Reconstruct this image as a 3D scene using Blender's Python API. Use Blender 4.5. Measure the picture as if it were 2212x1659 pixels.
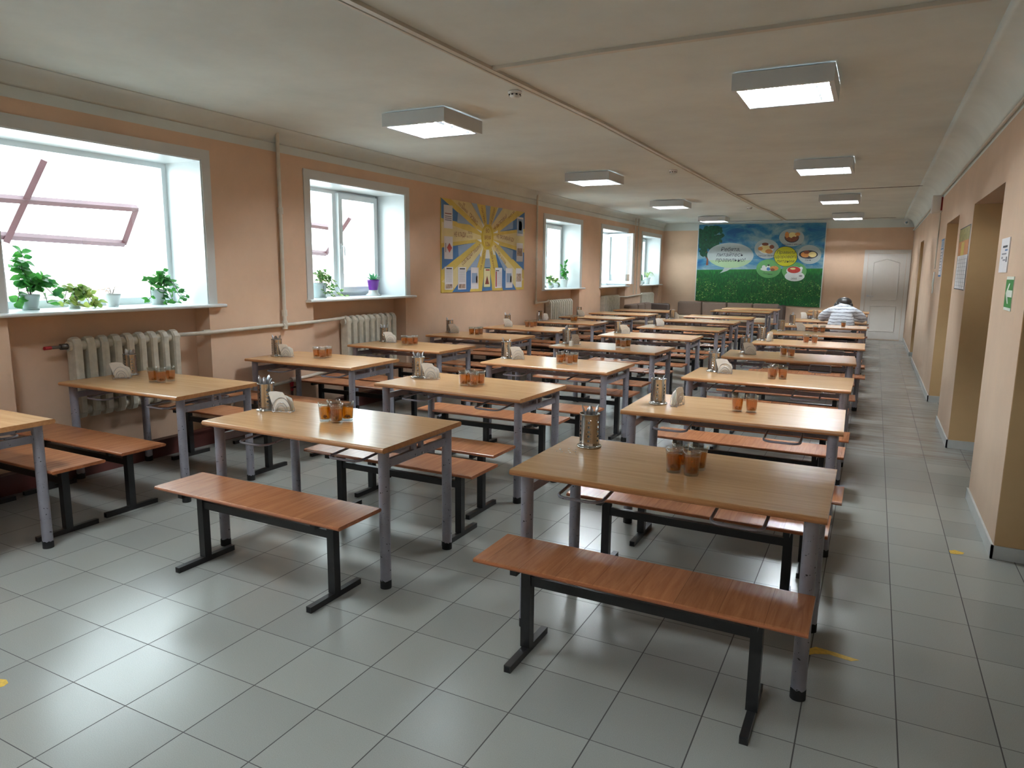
import bpy, bmesh, math, random
import numpy as np
from mathutils import Vector, Matrix

random.seed(7)
for o in list(bpy.data.objects):
    bpy.data.objects.remove(o)
SC = bpy.context.scene
COL = SC.collection
PI = math.pi

# ------------------------------------------------------------------ camera
CF, CYAW, CPITCH, CROLL = 1506.02, 0.474363, 0.161534, 0.011236
CAM = np.array([2.50909, -1.36681, 1.51924])

def _rot(yaw, pitch, roll):
    cy, sy, cp, sp = math.cos(yaw), math.sin(yaw), math.cos(pitch), math.sin(pitch)
    cr, sr = math.cos(roll), math.sin(roll)
    f = np.array([-sy * cp, cy * cp, -sp]); r = np.array([cy, sy, 0.0]); u = np.cross(r, f)
    return cr * r + sr * u, -sr * r + cr * u, f
CR, CU, CW = _rot(CYAW, CPITCH, CROLL)

def at(px, py, **k):
    """photo measurement -> the point of the place lying on one known plane (floor, table top, wall)"""
    d = CW + (px - 1106) / CF * CR - (py - 829.5) / CF * CU
    (ax, v), = k.items(); i = 'xyz'.index(ax)
    return Vector(CAM + (v - CAM[i]) / d[i] * d)

cam = bpy.data.cameras.new('camera'); co = bpy.data.objects.new('camera', cam); COL.objects.link(co)
cam.sensor_width = 36.0; cam.sensor_fit = 'HORIZONTAL'; cam.lens = CF / 2212 * 36.0
cam.clip_start = 0.05; cam.clip_end = 200
co.matrix_world = Matrix(((CR[0], CU[0], -CW[0], CAM[0]), (CR[1], CU[1], -CW[1], CAM[1]), (CR[2], CU[2], -CW[2], CAM[2]), (0, 0, 0, 1)))
SC.camera = co

# ------------------------------------------------------------------ world and exposure
w = bpy.data.worlds.new('overcast_sky'); SC.world = w; w.use_nodes = True
bg = w.node_tree.nodes['Background']
bg.inputs[0].default_value = (0.86, 0.95, 1.0, 1); bg.inputs[1].default_value = 6.2
SC.view_settings.view_transform = 'Standard'; SC.view_settings.look = 'None'
SC.view_settings.gamma = 1.0; SC.view_settings.use_curve_mapping = False
SC.view_settings.exposure = 0.66
cy = SC.cycles
cy.use_denoising = True; cy.max_bounces = 9; cy.diffuse_bounces = 5; cy.glossy_bounces = 4
cy.transmission_bounces = 6; cy.transparent_max_bounces = 24; cy.caustics_reflective = False; cy.caustics_refractive = False
cy.sample_clamp_indirect = 6.0
TUBE_POWER = 330.0

# ------------------------------------------------------------------ main dimensions
LX, RX, FY, BY, CZ = -2.56, 3.20, 17.20, -4.6, 2.78
WPX = -3.0                      # glass plane of the windows
SILL = 1.205
WINS = [(-1.65, -0.06), (1.205, 2.79), (4.05, 5.645), (9.68, 11.31), (12.5, 14.1), (15.3, 16.9)]
WTOP = 2.40
TH = 0.71                       # table height
BHT = 0.42                      # bench height

# window light is found faster through these sampling portals (they give no light of their own)
for n_, (a_, b_) in enumerate(WINS):
    l_ = bpy.data.lights.new('window_portal', 'AREA'); l_.shape = 'RECTANGLE'; l_.size = WTOP - 1.2; l_.size_y = b_ - a_
    l_.cycles.is_portal = True
    lo = bpy.data.objects.new('window_portal', l_); COL.objects.link(lo)
    lo.location = (-3.14, (a_ + b_) / 2, (WTOP + 1.2) / 2); lo.rotation_euler = (0, -PI / 2, 0)

# ------------------------------------------------------------------ materials
MATS = {}
def lin(c):
    c = c / 255.0
    return c / 12.92 if c <= 0.04045 else ((c + 0.055) / 1.055) ** 2.4
def L(*c): return tuple(lin(v) for v in c) + (1.0,)

class NT:
    def __init__(s, name):
        m = bpy.data.materials.new(name); m.use_nodes = True
        s.m = m; s.t = m.node_tree; s.b = s.t.nodes['Principled BSDF']; s.out = s.t.nodes['Material Output']
        MATS[name] = m
    def n(s, typ, **k):
        nd = s.t.nodes.new('ShaderNode' + typ)
        for a, v in k.items():
            if a == 'ins':
                for i, x in v.items():
                    if hasattr(x, 'node'): s.t.links.new(x, nd.inputs[i])
                    else: nd.inputs[i].default_value = x
            else: setattr(nd, a, v)
        return nd
    def l(s, a, b): s.t.links.new(a, b)
    def math(s, op, a, b=0.0, c=0.0, clamp=False):
        nd = s.n('Math', operation=op, use_clamp=clamp, ins={0: a, 1: b, 2: c}); return nd.outputs[0]
    def mix(s, f, a, b, blend='MIX'):
        nd = s.n('MixRGB', blend_type=blend, ins={0: f, 1: a, 2: b}); return nd.outputs[0]
    def obj(s): return s.n('TexCoord').outputs['Object']
    def noise(s, vec, scale, detail=3.0, rough=0.5, dist=0.0, col=False):
        nd = s.n('TexNoise', ins={'Vector': vec, 'Scale': scale, 'Detail': detail, 'Roughness': rough, 'Distortion': dist})
        return nd.outputs[1 if col else 0]
    def ramp(s, f, pts):
        nd = s.n('ValToRGB', ins={0: f}); e = nd.color_ramp.elements
        while len(e) < len(pts): e.new(0.5)
        for k, (p, c) in enumerate(pts): e[k].position = p; e[k].color = c
        return nd.outputs[0]
    def map(s, vec, scale=(1, 1, 1), loc=(0, 0, 0), rot=(0, 0, 0)):
        return s.n('Mapping', ins={'Vector': vec, 'Scale': scale, 'Location': loc, 'Rotation': rot}).outputs[0]
    def bump(s, h, strength=0.2, dist=0.01):
        nd = s.n('Bump', ins={'Height': h, 'Strength': strength, 'Distance': dist}); s.l(nd.outputs[0], s.b.inputs['Normal'])
    def set(s, color=None, rough=None, metal=None, spec=None, coat=None):
        for nm, v in (('Base Color', color), ('Roughness', rough), ('Metallic', metal), ('Specular IOR Level', spec), ('Coat Weight', coat)):
            if v is None: continue
            if hasattr(v, 'node'): s.l(v, s.b.inputs[nm])
            else: s.b.inputs[nm].default_value = v
        return s.m

def plain(name, rgb, rough=0.5, metal=0.0, var=0.06, scale=6.0, bump=0.0, spec=0.5):
    """a painted / moulded surface with slight blotchy variation"""
    s = NT(name); c = L(*rgb); v = s.obj()
    f = s.noise(v, scale, 4)
    lo = tuple(x * (1 - var) for x in c[:3]) + (1,); hi = tuple(min(1, x * (1 + var)) for x in c[:3]) + (1,)
    s.set(s.ramp(f, [(0.3, lo), (0.7, hi)]), rough, metal, spec)
    if bump: s.bump(s.noise(v, scale * 12, 3), bump, 0.002)
    return s.m

def wallpaint(name, rgb, brushed=False):
    s = NT(name); v = s.obj(); c = L(*rgb)
    f = s.noise(v, 1.3, 5, 0.6)
    lo = tuple(x * 0.90 for x in c[:3]) + (1,); hi = tuple(min(1, x * 1.07) for x in c[:3]) + (1,)
    col = s.ramp(f, [(0.3, lo), (0.7, hi)])
    if brushed:
        g = s.noise(s.map(v, (5, 5, 0.6)), 2.2, 6, 0.7)
        col = s.mix(s.math('MULTIPLY', g, 0.35), col, L(200, 178, 158))
        g2 = s.noise(s.map(v, (26, 26, 1.2)), 1.5, 3, 0.6)
        col = s.mix(s.ramp(g2, [(0.55, (0, 0, 0, 1)), (0.75, (0.35, 0.35, 0.35, 1))]), col, L(214, 184, 150))
    s.set(col, 0.85, 0, 0.2)
    s.bump(s.noise(v, 60, 4, 0.7), 0.12, 0.003)
    return s.m

wallpaint('peach_paint', (218, 186, 160))
wallpaint('right_paint', (200, 174, 152), True)
wallpaint('ochre_paint', (202, 168, 124))
wallpaint('ceiling_paint', (212, 218, 215))
plain('white_plastic', (226, 232, 234), 0.28, var=0.02)
plain('trim_plastic', (206, 206, 204), 0.35, var=0.02)
plain('pipe_paint', (205, 198, 184), 0.4, var=0.08, scale=14)
plain('radiator_paint', (200, 194, 178), 0.42, var=0.1, scale=20, bump=0.1)
plain('black_paint', (30, 29, 30), 0.32, var=0.2, scale=30)
plain('rubber', (16, 16, 17), 0.7, var=0.2)
plain('maroon_paint', (86, 44, 40), 0.4, var=0.2, scale=5)
plain('luminaire_paint', (196, 200, 202), 0.4, var=0.02)
plain('trunk_plastic', (196, 190, 178), 0.45, var=0.05)
plain('dark_seam', (84, 78, 72), 0.7)
plain('door_white', (214, 208, 202), 0.4, var=0.02)
plain('skirting_tile', (188, 190, 188), 0.3, var=0.06, scale=9)
plain('pot_white', (214, 222, 222), 0.35, var=0.04)
plain('pot_purple', (112, 44, 150), 0.35, var=0.08)
plain('pot_grey', (178, 190, 190), 0.35, var=0.04)
plain('soil', (60, 44, 34), 0.95, var=0.4, scale=60)
plain('stem_brown', (70, 62, 60), 0.6, var=0.2)
plain('dry_leaf', (196, 128, 76), 0.7, var=0.3, scale=40)
plain('sofa_fabric', (118, 98, 86), 0.85, var=0.1, scale=50, bump=0.3)
plain('sofa_beige', (190, 168, 142), 0.7, var=0.06, scale=20)
plain('sofa_dark', (74, 60, 54), 0.7, var=0.1)
plain('skin_tone', (206, 156, 130), 0.5, var=0.04, scale=20)
plain('hair_dark', (34, 28, 26), 0.45, var=0.5, scale=60)
plain('trousers_black', (20, 20, 23), 0.8, var=0.3, scale=20)
plain('napkin_paper', (240, 236, 228), 0.8, var=0.03, scale=50)
plain('camera_white', (216, 216, 214), 0.35, var=0.02)
plain('camera_dark', (22, 22, 24), 0.2)
plain('red_lens', (130, 24, 28), 0.3)
plain('sign_white', (226, 232, 222), 0.4, var=0.02)
plain('sign_green', (30, 122, 46), 0.4, var=0.03)
plain('outer_frame', (84, 58, 66), 0.5, var=0.12)
plain('outer_wall', (226, 234, 238), 0.8, var=0.05)
plain('outer_ground', (236, 238, 238), 0.9, var=0.08)
plain('shed_green', (66, 76, 72), 0.8, var=0.2, scale=3)
plain('bar_chrome', (206, 206, 210), 0.33, 1.0, var=0.04)
plain('yellow_paint', (206, 166, 60), 0.5, var=0.2, scale=60)
plain('salt_white', (236, 236, 232), 0.4, var=0.02)
plain('valve_red', (170, 40, 50), 0.4)
plain('hinge_steel', (110, 110, 112), 0.4, 1.0)

def steel():
    s = NT('brushed_steel'); v = s.obj()
    f = s.noise(s.map(v, (1, 1, 0.04)), 60, 3)
    s.set(s.ramp(f, [(0.3, L(150, 146, 142)), (0.7, L(205, 200, 196))]), 0.2, 1.0)
    # round perforations in eight columns, open through the thin shell
    sep = s.n('SeparateXYZ', ins={0: v}).outputs
    ang = s.math('ARCTAN2', sep[1], sep[0])
    u = s.math('MULTIPLY', s.math('SUBTRACT', s.math('FRACT', s.math('MULTIPLY', ang, 6 / (2 * PI))), 0.5), 2 * PI * 0.047 / 6)
    zz = s.math('DIVIDE', s.math('SUBTRACT', sep[2], 0.0075), 0.0215)
    wv = s.math('MULTIPLY', s.math('SUBTRACT', s.math('FRACT', zz), 0.5), 0.0215)
    big = s.math('LESS_THAN', s.math('SQRT', s.math('ADD', s.math('MULTIPLY', u, u), s.math('MULTIPLY', wv, wv))), 0.0058)
    uu = s.math('SUBTRACT', s.math('ABSOLUTE', u), 0.0095)
    w2 = s.math('MULTIPLY', s.math('SUBTRACT', s.math('FRACT', s.math('ADD', zz, 0.5)), 0.5), 0.0215)
    sm = s.math('LESS_THAN', s.math('SQRT', s.math('ADD', s.math('MULTIPLY', uu, uu), s.math('MULTIPLY', w2, w2))), 0.0019)
    inz = s.math('MULTIPLY', s.math('GREATER_THAN', sep[2], 0.03), s.math('LESS_THAN', sep[2], 0.137))
    hole = s.math('MULTIPLY', s.math('MAXIMUM', big, sm), inz)
    tr = s.n('BsdfTransparent'); mx = s.n('MixShader', ins={0: hole, 1: s.b.outputs[0], 2: tr.outputs[0]})
    s.l(mx.outputs[0], s.out.inputs[0])
steel()

def table_metal():
    s = NT('table_metal'); v = s.obj()
    f = s.noise(v, 9, 4)
    col = s.ramp(f, [(0.3, L(134, 132, 142)), (0.7, L(158, 156, 166))])
    chips = s.ramp(s.noise(v, 95, 2, 0.4), [(0.70, (0, 0, 0, 1)), (0.715, (1, 1, 1, 1))])
    s.set(s.mix(chips, col, L(52, 48, 50)), 0.36, 0.15)
table_metal()

def wood(name, base, dark, axis, rough, plank=0.0, gs=1.0):
    s = NT(name); v0 = s.obj()
    rnd = s.n('ObjectInfo').outputs['Random']
    off = s.n('CombineXYZ', ins={0: s.math('MULTIPLY', rnd, 7.0), 1: s.math('MULTIPLY', rnd, 13.0)}).outputs[0]
    v = s.n('VectorMath', operation='ADD', ins={0: v0, 1: off}).outputs[0]
    sc = (1.2, 22, 22) if axis == 'x' else (22, 1.6, 22)
    pl = None
    if plank:
        sep = s.n('SeparateXYZ', ins={0: v}).outputs
        q = s.math('ADD', s.math('DIVIDE', sep[0], plank), s.math('MULTIPLY', sep[1], 0.0))
        idx = s.math('FLOOR', q)
        wn = s.n('TexWhiteNoise', noise_dimensions='1D', ins={'W': idx}); pl = wn.outputs[0]
        v2 = s.n('VectorMath', operation='ADD', ins={0: v, 1: s.n('CombineXYZ', ins={0: s.math('MULTIPLY', pl, 9.0), 1: s.math('MULTIPLY', pl, 31.0)}).outputs[0]}).outputs[0]
        v = v2
    g = s.noise(s.map(v, sc), 2.0 * gs, 6, 0.62, 1.2 if plank else 0.3)
    col = s.ramp(g, [(0.28, L(*dark)), (0.66, L(*base))])
    if pl is not None:
        col = s.mix(0.32, col, s.ramp(pl, [(0.0, L(*[c * 0.78 for c in base])), (1.0, L(*[min(255, c * 1.12) for c in base]))]))
        fr = s.math('FRACT', q); seam = s.math('LESS_THAN', fr, 0.018)
        col = s.mix(s.math('MULTIPLY', seam, 0.45), col, L(*[c * 0.7 for c in dark]))
    s.set(col, rough, 0, 0.5)
    s.bump(g, 0.05, 0.002)
wood('beech_laminate', (210, 166, 120), (190, 145, 101), 'x', 0.23)
wood('beech_edge', (196, 140, 92), (168, 112, 68), 'x', 0.3)
wood('orange_laminate', (186, 122, 82), (142, 84, 52), 'y', 0.27, plank=0.145)
wood('orange_edge', (176, 106, 66), (140, 78, 44), 'x', 0.35)

def floor_mat():
    s = NT('floor_tiles'); v = s.obj(); sep = s.n('SeparateXYZ', ins={0: v}).outputs
    T = 0.30
    fx = s.math('DIVIDE', sep[0], T); fy = s.math('DIVIDE', sep[1], T)
    ex = s.math('PINGPONG', fx, 0.5); ey = s.math('PINGPONG', fy, 0.5)
    jx = s.math('LESS_THAN', ex, 0.0075); jy = s.math('LESS_THAN', ey, 0.0052)
    joint = s.math('MAXIMUM', jx, jy)
    cell = s.n('CombineXYZ', ins={0: s.math('FLOOR', fx), 1: s.math('FLOOR', fy)}).outputs[0]
    rn = s.n('TexWhiteNoise', noise_dimensions='3D', ins={'Vector': cell}).outputs[0]
    col = s.ramp(rn, [(0.0, L(146, 147, 143)), (1.0, L(158, 159, 154))])
    spk = s.noise(v, 420, 2, 0.6)
    col = s.mix(s.ramp(spk, [(0.35, (0.30, 0.30, 0.30, 1)), (0.6, (0, 0, 0, 1))]), col, L(98, 98, 95))
    blot = s.noise(v, 1.1, 4, 0.6)
    col = s.mix(s.ramp(blot, [(0.5, (0, 0, 0, 1)), (0.85, (0.16, 0.16, 0.16, 1))]), col, L(160, 146, 130))
    # foot traffic grime running across the aisle
    gr = s.noise(s.map(v, (0.9, 9, 1)), 2.0, 5, 0.7)
    zone = s.math('MULTIPLY', s.math('GREATER_THAN', sep[0], 2.35), s.math('GREATER_THAN', sep[1], 5.2))
    gf = s.math('MULTIPLY', s.ramp(gr, [(0.42, (0, 0, 0, 1)), (0.66, (0.85, 0.85, 0.85, 1))]), zone)
    col = s.mix(gf, col, L(122, 108, 98))
    col = s.mix(joint, col, L(62, 58, 58))
    s.set(col, s.mix(joint, s.math('ADD', 0.20, s.math('MULTIPLY', s.noise(v, 7, 4), 0.06)), (0.8, 0.8, 0.8, 1)), 0, 0.5)
    h = s.math('SUBTRACT', s.math('ADD', s.math('MULTIPLY', spk, 0.02), s.math('MULTIPLY', s.noise(v, 5.0, 2), 0.10)), joint)
    s.bump(h, 0.35, 0.0015)
floor_mat()

def schlick(s, f0):
    fc = s.n('LayerWeight', ins={'Blend': 0.5}).outputs['Facing']
    return s.math('ADD', f0, s.math('MULTIPLY', s.math('POWER', fc, 5.0), 0.8 - f0), clamp=True)
def glass_mats():
    for name, tint, rough in (('window_glass', (0.95, 0.985, 0.98, 1), 0.0), ('tumbler_glass', (0.86, 0.89, 0.88, 1), 0.03)):
        s = NT(name); tr = s.n('BsdfTransparent', ins={0: tint}); gl = s.n('BsdfGlossy', ins={'Roughness': rough, 0: (1, 1, 1, 1)})
        mx = s.n('MixShader', ins={0: schlick(s, 0.045 if rough == 0 else 0.10), 1: tr.outputs[0], 2: gl.outputs[0]}); s.l(mx.outputs[0], s.out.inputs[0])
        s.t.nodes.remove(s.b)
    s = NT('tea_liquid'); v = s.obj(); sep = s.n('SeparateXYZ', ins={0: v}).outputs
    f = s.noise(v, 30, 3)
    tr = s.n('BsdfTransparent', ins={0: s.ramp(f, [(0.3, L(250, 184, 62)), (0.7, L(252, 196, 76))])})
    df = s.n('BsdfTranslucent', ins={0: L(250, 150, 30)}); d2 = s.n('BsdfDiffuse', ins={0: L(236, 140, 36)})
    ad = s.n('MixShader', ins={0: 0.5, 1: df.outputs[0], 2: d2.outputs[0]})
    gl = s.n('BsdfGlossy', ins={'Roughness': 0.03, 0: (1, 1, 1, 1)}); 
    m1 = s.n('MixShader', ins={0: 0.24, 1: tr.outputs[0], 2: ad.outputs[0]})
    m2 = s.n('MixShader', ins={0: schlick(s, 0.02), 1: m1.outputs[0], 2: gl.outputs[0]}); s.l(m2.outputs[0], s.out.inputs[0])
    s.t.nodes.remove(s.b)
glass_mats()
plain('tea_fruit', (120, 52, 20), 0.6, var=0.35, scale=90)

def leaf_mat(name, a, b, edge=None):
    s = NT(name); v = s.obj(); f = s.noise(v, 14, 3)
    c = s.ramp(f, [(0.32, L(*a)), (0.68, L(*b))])
    if edge: c = s.mix(s.ramp(s.noise(v, 55, 2), [(0.52, (0, 0, 0, 1)), (0.6, (1, 1, 1, 1))]), c, L(*edge))
    s.set(c, 0.35, 0, 0.5)
    tl = s.n('BsdfTranslucent', ins={0: c}); mx = s.n('MixShader', ins={0: 0.42, 1: s.b.outputs[0], 2: tl.outputs[0]})
    s.l(mx.outputs[0], s.out.inputs[0])
leaf_mat('hoya_leaf', (40, 112, 58), (98, 178, 78))
leaf_mat('ivy_leaf', (34, 104, 58), (120, 176, 84), (206, 214, 160))
leaf_mat('variegated_leaf', (84, 140, 70), (190, 200, 110))
leaf_mat('agave_leaf', (50, 118, 82), (92, 160, 110))
leaf_mat('spider_leaf', (120, 160, 96), (190, 206, 150))

def emis(name, rgb, st):
    s = NT(name); e = s.n('Emission', ins={0: rgb + (1,), 1: st}); s.l(e.outputs[0], s.out.inputs[0]); s.t.nodes.remove(s.b)
emis('tube_light', (0.86, 0.95, 1.0), TUBE_POWER)
plain('louver_mirror', (222, 226, 230), 0.3, 0.75, var=0.02)

def shirt():
    s = NT('striped_knit'); v = s.obj(); sep = s.n('SeparateXYZ', ins={0: v}).outputs
    d = s.math('MULTIPLY', s.math('SUBTRACT', s.noise(v, 7, 3), 0.5), 0.05)
    z = s.math('ADD', sep[2], d)
    fr = s.math('FRACT', s.math('DIVIDE', z, 0.052)); st = s.math('LESS_THAN', fr, 0.19)
    s.set(s.mix(st, L(206, 210, 218), L(96, 98, 110)), 0.9)
    s.bump(s.noise(v, 18, 4), 0.6, 0.02)
shirt()

# ------------------------------------------------------------------ mesh building
class MB:
    def __init__(s): s.v = []; s.f = []; s.mi = []; s.mats = []; s.sm = []
    def m(s, name):
        if name not in s.mats: s.mats.append(name)
        return s.mats.index(name)
    def add(s, vs, fs, mat, smooth=False):
        b = len(s.v); s.v += [tuple(p) for p in vs]; k = s.m(mat)
        for f in fs: s.f.append([b + i for i in f]); s.mi.append(k); s.sm.append(smooth)
        return s
    def box(s, x0, x1, y0, y1, z0, z1, mat, rz=0.0):
        c = Vector(((x0 + x1) / 2, (y0 + y1) / 2, 0)); R = Matrix.Rotation(rz, 3, 'Z')
        vs = [(x, y, z) for z in (z0, z1) for (x, y) in ((x0, y0), (x1, y0), (x1, y1), (x0, y1))]
        if rz: vs = [tuple(R @ (Vector(p) - c) + c) for p in vs]
        return s.add(vs, [(3, 2, 1, 0), (4, 5, 6, 7), (0, 1, 5, 4), (1, 2, 6, 5), (2, 3, 7, 6), (3, 0, 4, 7)], mat)
    def rbox(s, x0, x1, y0, y1, z0, z1, r, mat, n=4):
        """box with all edges rounded (cushions, housings)"""
        bm = bmesh.new(); bmesh.ops.create_cube(bm, size=1.0)
        for vv in bm.verts:
            vv.co = Vector(((x0 + x1) / 2 + vv.co.x * (x1 - x0), (y0 + y1) / 2 + vv.co.y * (y1 - y0), (z0 + z1) / 2 + vv.co.z * (z1 - z0)))
        bmesh.ops.bevel(bm, geom=list(bm.edges), offset=r, segments=n, affect='EDGES', profile=0.5)
        bm.verts.index_update()
        s.add([tuple(vv.co) for vv in bm.verts], [[q.index for q in f.verts] for f in bm.faces], mat, True); bm.free(); return s
    def ring(s, p, ax, r, n, ph=0.0):
        ax = Vector(ax).normalized(); t = Vector((0, 0, 1)) if abs(ax.z) < 0.9 else Vector((1, 0, 0))
        a = ax.cross(t).normalized(); b = ax.cross(a)
        return [Vector(p) + a * (r * math.cos(2 * PI * i / n + ph)) + b * (r * math.sin(2 * PI * i / n + ph)) for i in range(n)]
    def tube(s, pts, r, mat, n=8, closed=False, caps=True):
        pts = [Vector(p) for p in pts]; R = r if hasattr(r, '__len__') else [r] * len(pts)
        vs = []; fs = []; K = len(pts); pa = None
        for i, p in enumerate(pts):
            if closed: d = pts[(i + 1) % K] - pts[i - 1]
            else: d = pts[min(i + 1, K - 1)] - pts[max(i - 1, 0)]
            d.normalize()
            if pa is None:
                t = Vector((0, 0, 1)) if abs(d.z) < 0.9 else Vector((1, 0, 0)); a = d.cross(t).normalized()
            else:
                a = (pa - d * pa.dot(d)).normalized()
            pa = a; b = d.cross(a)
            vs += [p + a * (R[i] * math.cos(2 * PI * k / n)) + b * (R[i] * math.sin(2 * PI * k / n)) for k in range(n)]
        for i in range(K if closed else K - 1):
            j = (i + 1) % K
            fs += [(i * n + k, i * n + (k + 1) % n, j * n + (k + 1) % n, j * n + k) for k in range(n)]
        s.add(vs, fs, mat, n > 4)
        if caps and not closed:
            s.add(vs[:n], [list(range(n))[::-1]], mat); s.add(vs[-n:], [list(range(n))], mat)
        return s
    def lathe(s, prof, mat, n=24, c=(0, 0, 0), mod=None, smooth=True):
        vs = []; fs = []
        for j, (r, z) in enumerate(prof):
            for i in range(n):
                a = 2 * PI * i / n; rr = r * (mod(i, n, z) if mod else 1)
                vs.append((c[0] + rr * math.cos(a), c[1] + rr * math.sin(a), c[2] + z))
        for j in range(len(prof) - 1):
            fs += [(j * n + i, j * n + (i + 1) % n, (j + 1) * n + (i + 1) % n, (j + 1) * n + i) for i in range(n)]
        return s.add(vs, fs, mat, smooth)
    def disc(s, c, r, mat, n=24, up=True):
        vs = [(c[0] + r * math.cos(2 * PI * i / n), c[1] + r * math.sin(2 * PI * i / n), c[2]) for i in range(n)]
        return s.add(vs, [list(range(n)) if up else list(range(n))[::-1]], mat)
    def extr(s, prof, x0, x1, mat, capmat=None, smooth=False, axis='x'):
        """profile (a,b) swept along an axis, capped"""
        n = len(prof)
        f3 = (lambda x, a, b: (x, a, b)) if axis == 'x' else (lambda y, a, b: (a, y, b))
        vs = [f3(x0, *p) for p in prof] + [f3(x1, *p) for p in prof]
        s.add(vs, [(i, (i + 1) % n, n + (i + 1) % n, n + i) for i in range(n)], mat, smooth)
        s.add(vs, [list(range(n))[::-1], list(range(n, 2 * n))], capmat or mat); return s
    def poly(s, pts, mat): return s.add(pts, [list(range(len(pts)))], mat)
    def mesh(s, name):
        me = bpy.data.meshes.new(name); me.from_pydata(s.v, [], s.f)
        for q in s.mats: me.materials.append(MATS[q])
        me.polygons.foreach_set('material_index', s.mi); me.polygons.foreach_set('use_smooth', s.sm)
        me.validate(); me.update(); bm = bmesh.new(); bm.from_mesh(me); bmesh.ops.recalc_face_normals(bm, faces=bm.faces); bm.to_mesh(me); bm.free()
        return me
    def build(s, name, parent=None, loc=(0, 0, 0), rz=0.0):
        o = bpy.data.objects.new(name, s.mesh(name)); COL.objects.link(o); o.location = loc; o.rotation_euler = (0, 0, rz)
        if parent is not None: o.parent = parent
        return o

def tag(o, label, cat, group=None):
    o['label'] = label; o['category'] = cat
    if group: o['group'] = group
    return o
def thing(name, label, cat, loc=(0, 0, 0), rz=0.0, group=None):
    o = bpy.data.objects.new(name, None); COL.objects.link(o); o.location = loc; o.rotation_euler = (0, 0, rz); o.empty_display_size = 0.1
    return tag(o, label, cat, group)
def struct(o): o['kind'] = 'structure'; return o
KIDS = {}
def copy_tree(o, parent=None):
    c = o.copy(); COL.objects.link(c)
    if parent is not None: c.parent = parent
    for ch in list(o.children): copy_tree(ch, c)
    return c
def place(proto, used, loc, rz, label, group=None):
    """the first call moves the prototype itself, later ones copy it with its parts"""
    o = proto if not used else copy_tree(proto)
    o.location = loc; o.rotation_euler = (0, 0, rz); o['label'] = label
    if group: o['group'] = group
    elif 'group' in o: del o['group']
    return o

def text_mesh(name, string, size, mat, parent, M, shear=0.0, align='CENTER', xs=1.0, bold=0.0):
    cu = bpy.data.curves.new('lettering', 'FONT'); cu.body = string; cu.size = size; cu.align_x = align; cu.align_y = 'CENTER'
    cu.shear = shear; cu.offset = 0.0; cu.resolution_u = 3
    t = bpy.data.objects.new('lettering', cu); COL.objects.link(t); bpy.context.view_layer.update()
    me = bpy.data.meshes.new_from_object(t.evaluated_get(bpy.context.evaluated_depsgraph_get())); bpy.data.objects.remove(t); bpy.data.curves.remove(cu)
    me.transform(Matrix.Diagonal((xs, 1, 1, 1))); me.transform(M); me.materials.clear(); me.materials.append(MATS[mat])
    o = bpy.data.objects.new(name, me); COL.objects.link(o)
    if parent is not None: o.parent = parent
    return o

ORD = ['nearest', 'second', 'third', 'fourth', 'fifth', 'sixth', 'seventh', 'eighth', 'ninth', 'farthest']

# ------------------------------------------------------------------ the room
b = MB(); b.box(LX - 0.2, 6.2, BY, FY, -0.05, 0.0, 'floor_tiles'); struct(b.build('floor'))

# left wall with window openings and radiator recesses
b = MB(); XO = -3.16; RB = -2.74
ys = [BY] + [v for w_ in WINS for v in w_] + [FY]
for k in range(0, len(ys), 2): b.box(XO, LX, ys[k], ys[k + 1], 0, 2.585, 'peach_paint'); b.box(XO, LX, ys[k], ys[k + 1], 2.585, CZ + .1, 'ceiling_paint')
for a_, c_ in WINS:
    b.box(XO, LX, a_, c_, WTOP, 2.585, 'peach_paint'); b.box(XO, LX, a_, c_, 2.585, CZ + .1, 'ceiling_paint')
    b.box(XO, RB, a_, c_, 0, 1.175, 'peach_paint')
struct(b.build('wall_left'))
b = MB(); b.box(LX - 0.6, 6.2, FY, FY + 0.2, 0, 2.59, 'peach_paint'); b.box(LX - 0.6, 6.2, FY, FY + 0.2, 2.59, CZ + .1, 'ceiling_paint'); struct(b.build('wall_far'))
b = MB(); b.box(LX - 0.6, 6.2, BY - 0.2, BY, 0, CZ, 'peach_paint'); struct(b.build('wall_back'))
# right wall: piers between the openings, lintel above; a passage lies behind
OPEN = [(0.7, 3.04), (4.19, 5.80), (6.98, 8.38), (12.8, 13.785)]
PX = 3.95
b = MB(); py = [BY] + [v for q in OPEN for v in q] + [FY]
for k in range(0, len(py), 2):
    b.box(RX, PX, py[k], py[k + 1], 0, 2.50, 'right_paint')
    for yy, s_ in ((py[k], -1), (py[k + 1], 1)):      # ochre jambs, a skin of paint on the pier ends
        if yy not in (BY, FY): b.box(RX + 0.002, PX, yy, yy + s_ * 0.004, 0, 2.12, 'ochre_paint')
for a_, c_ in OPEN: b.box(RX, PX, a_, c_, 2.115, 2.50, 'right_paint')
b.box(RX, PX, BY, FY, 2.50, CZ + .1, 'ceiling_paint')
struct(b.build('wall_right'))
b = MB(); b.box(6.0, 6.2, BY, FY, 0, CZ, 'ochre_paint')
struct(b.build('wall_passage'))
# ceiling with coves
b = MB(); b.box(LX - 0.6, 6.2, BY, FY, CZ, CZ + 0.1, 'ceiling_paint')
def cove(x0, sx, z0, rx, rz, n=8):
    pr = [(x0 + sx * rx * (1 - math.cos(t)), z0 + rz * math.sin(t)) for t in [PI / 2 * i / n for i in range(n + 1)]]
    pr = [(x0 - sx * 0.0, z0)] + pr[1:] + [(x0, CZ)]
    b.extr(pr, BY, FY, 'ceiling_paint', axis='y', smooth=True)
cove(LX, 1, 2.66, 0.14, CZ - 2.66); cove(RX, -1, 2.56, 0.24, CZ - 2.56)
struct(b.build('ceiling'))
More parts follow.
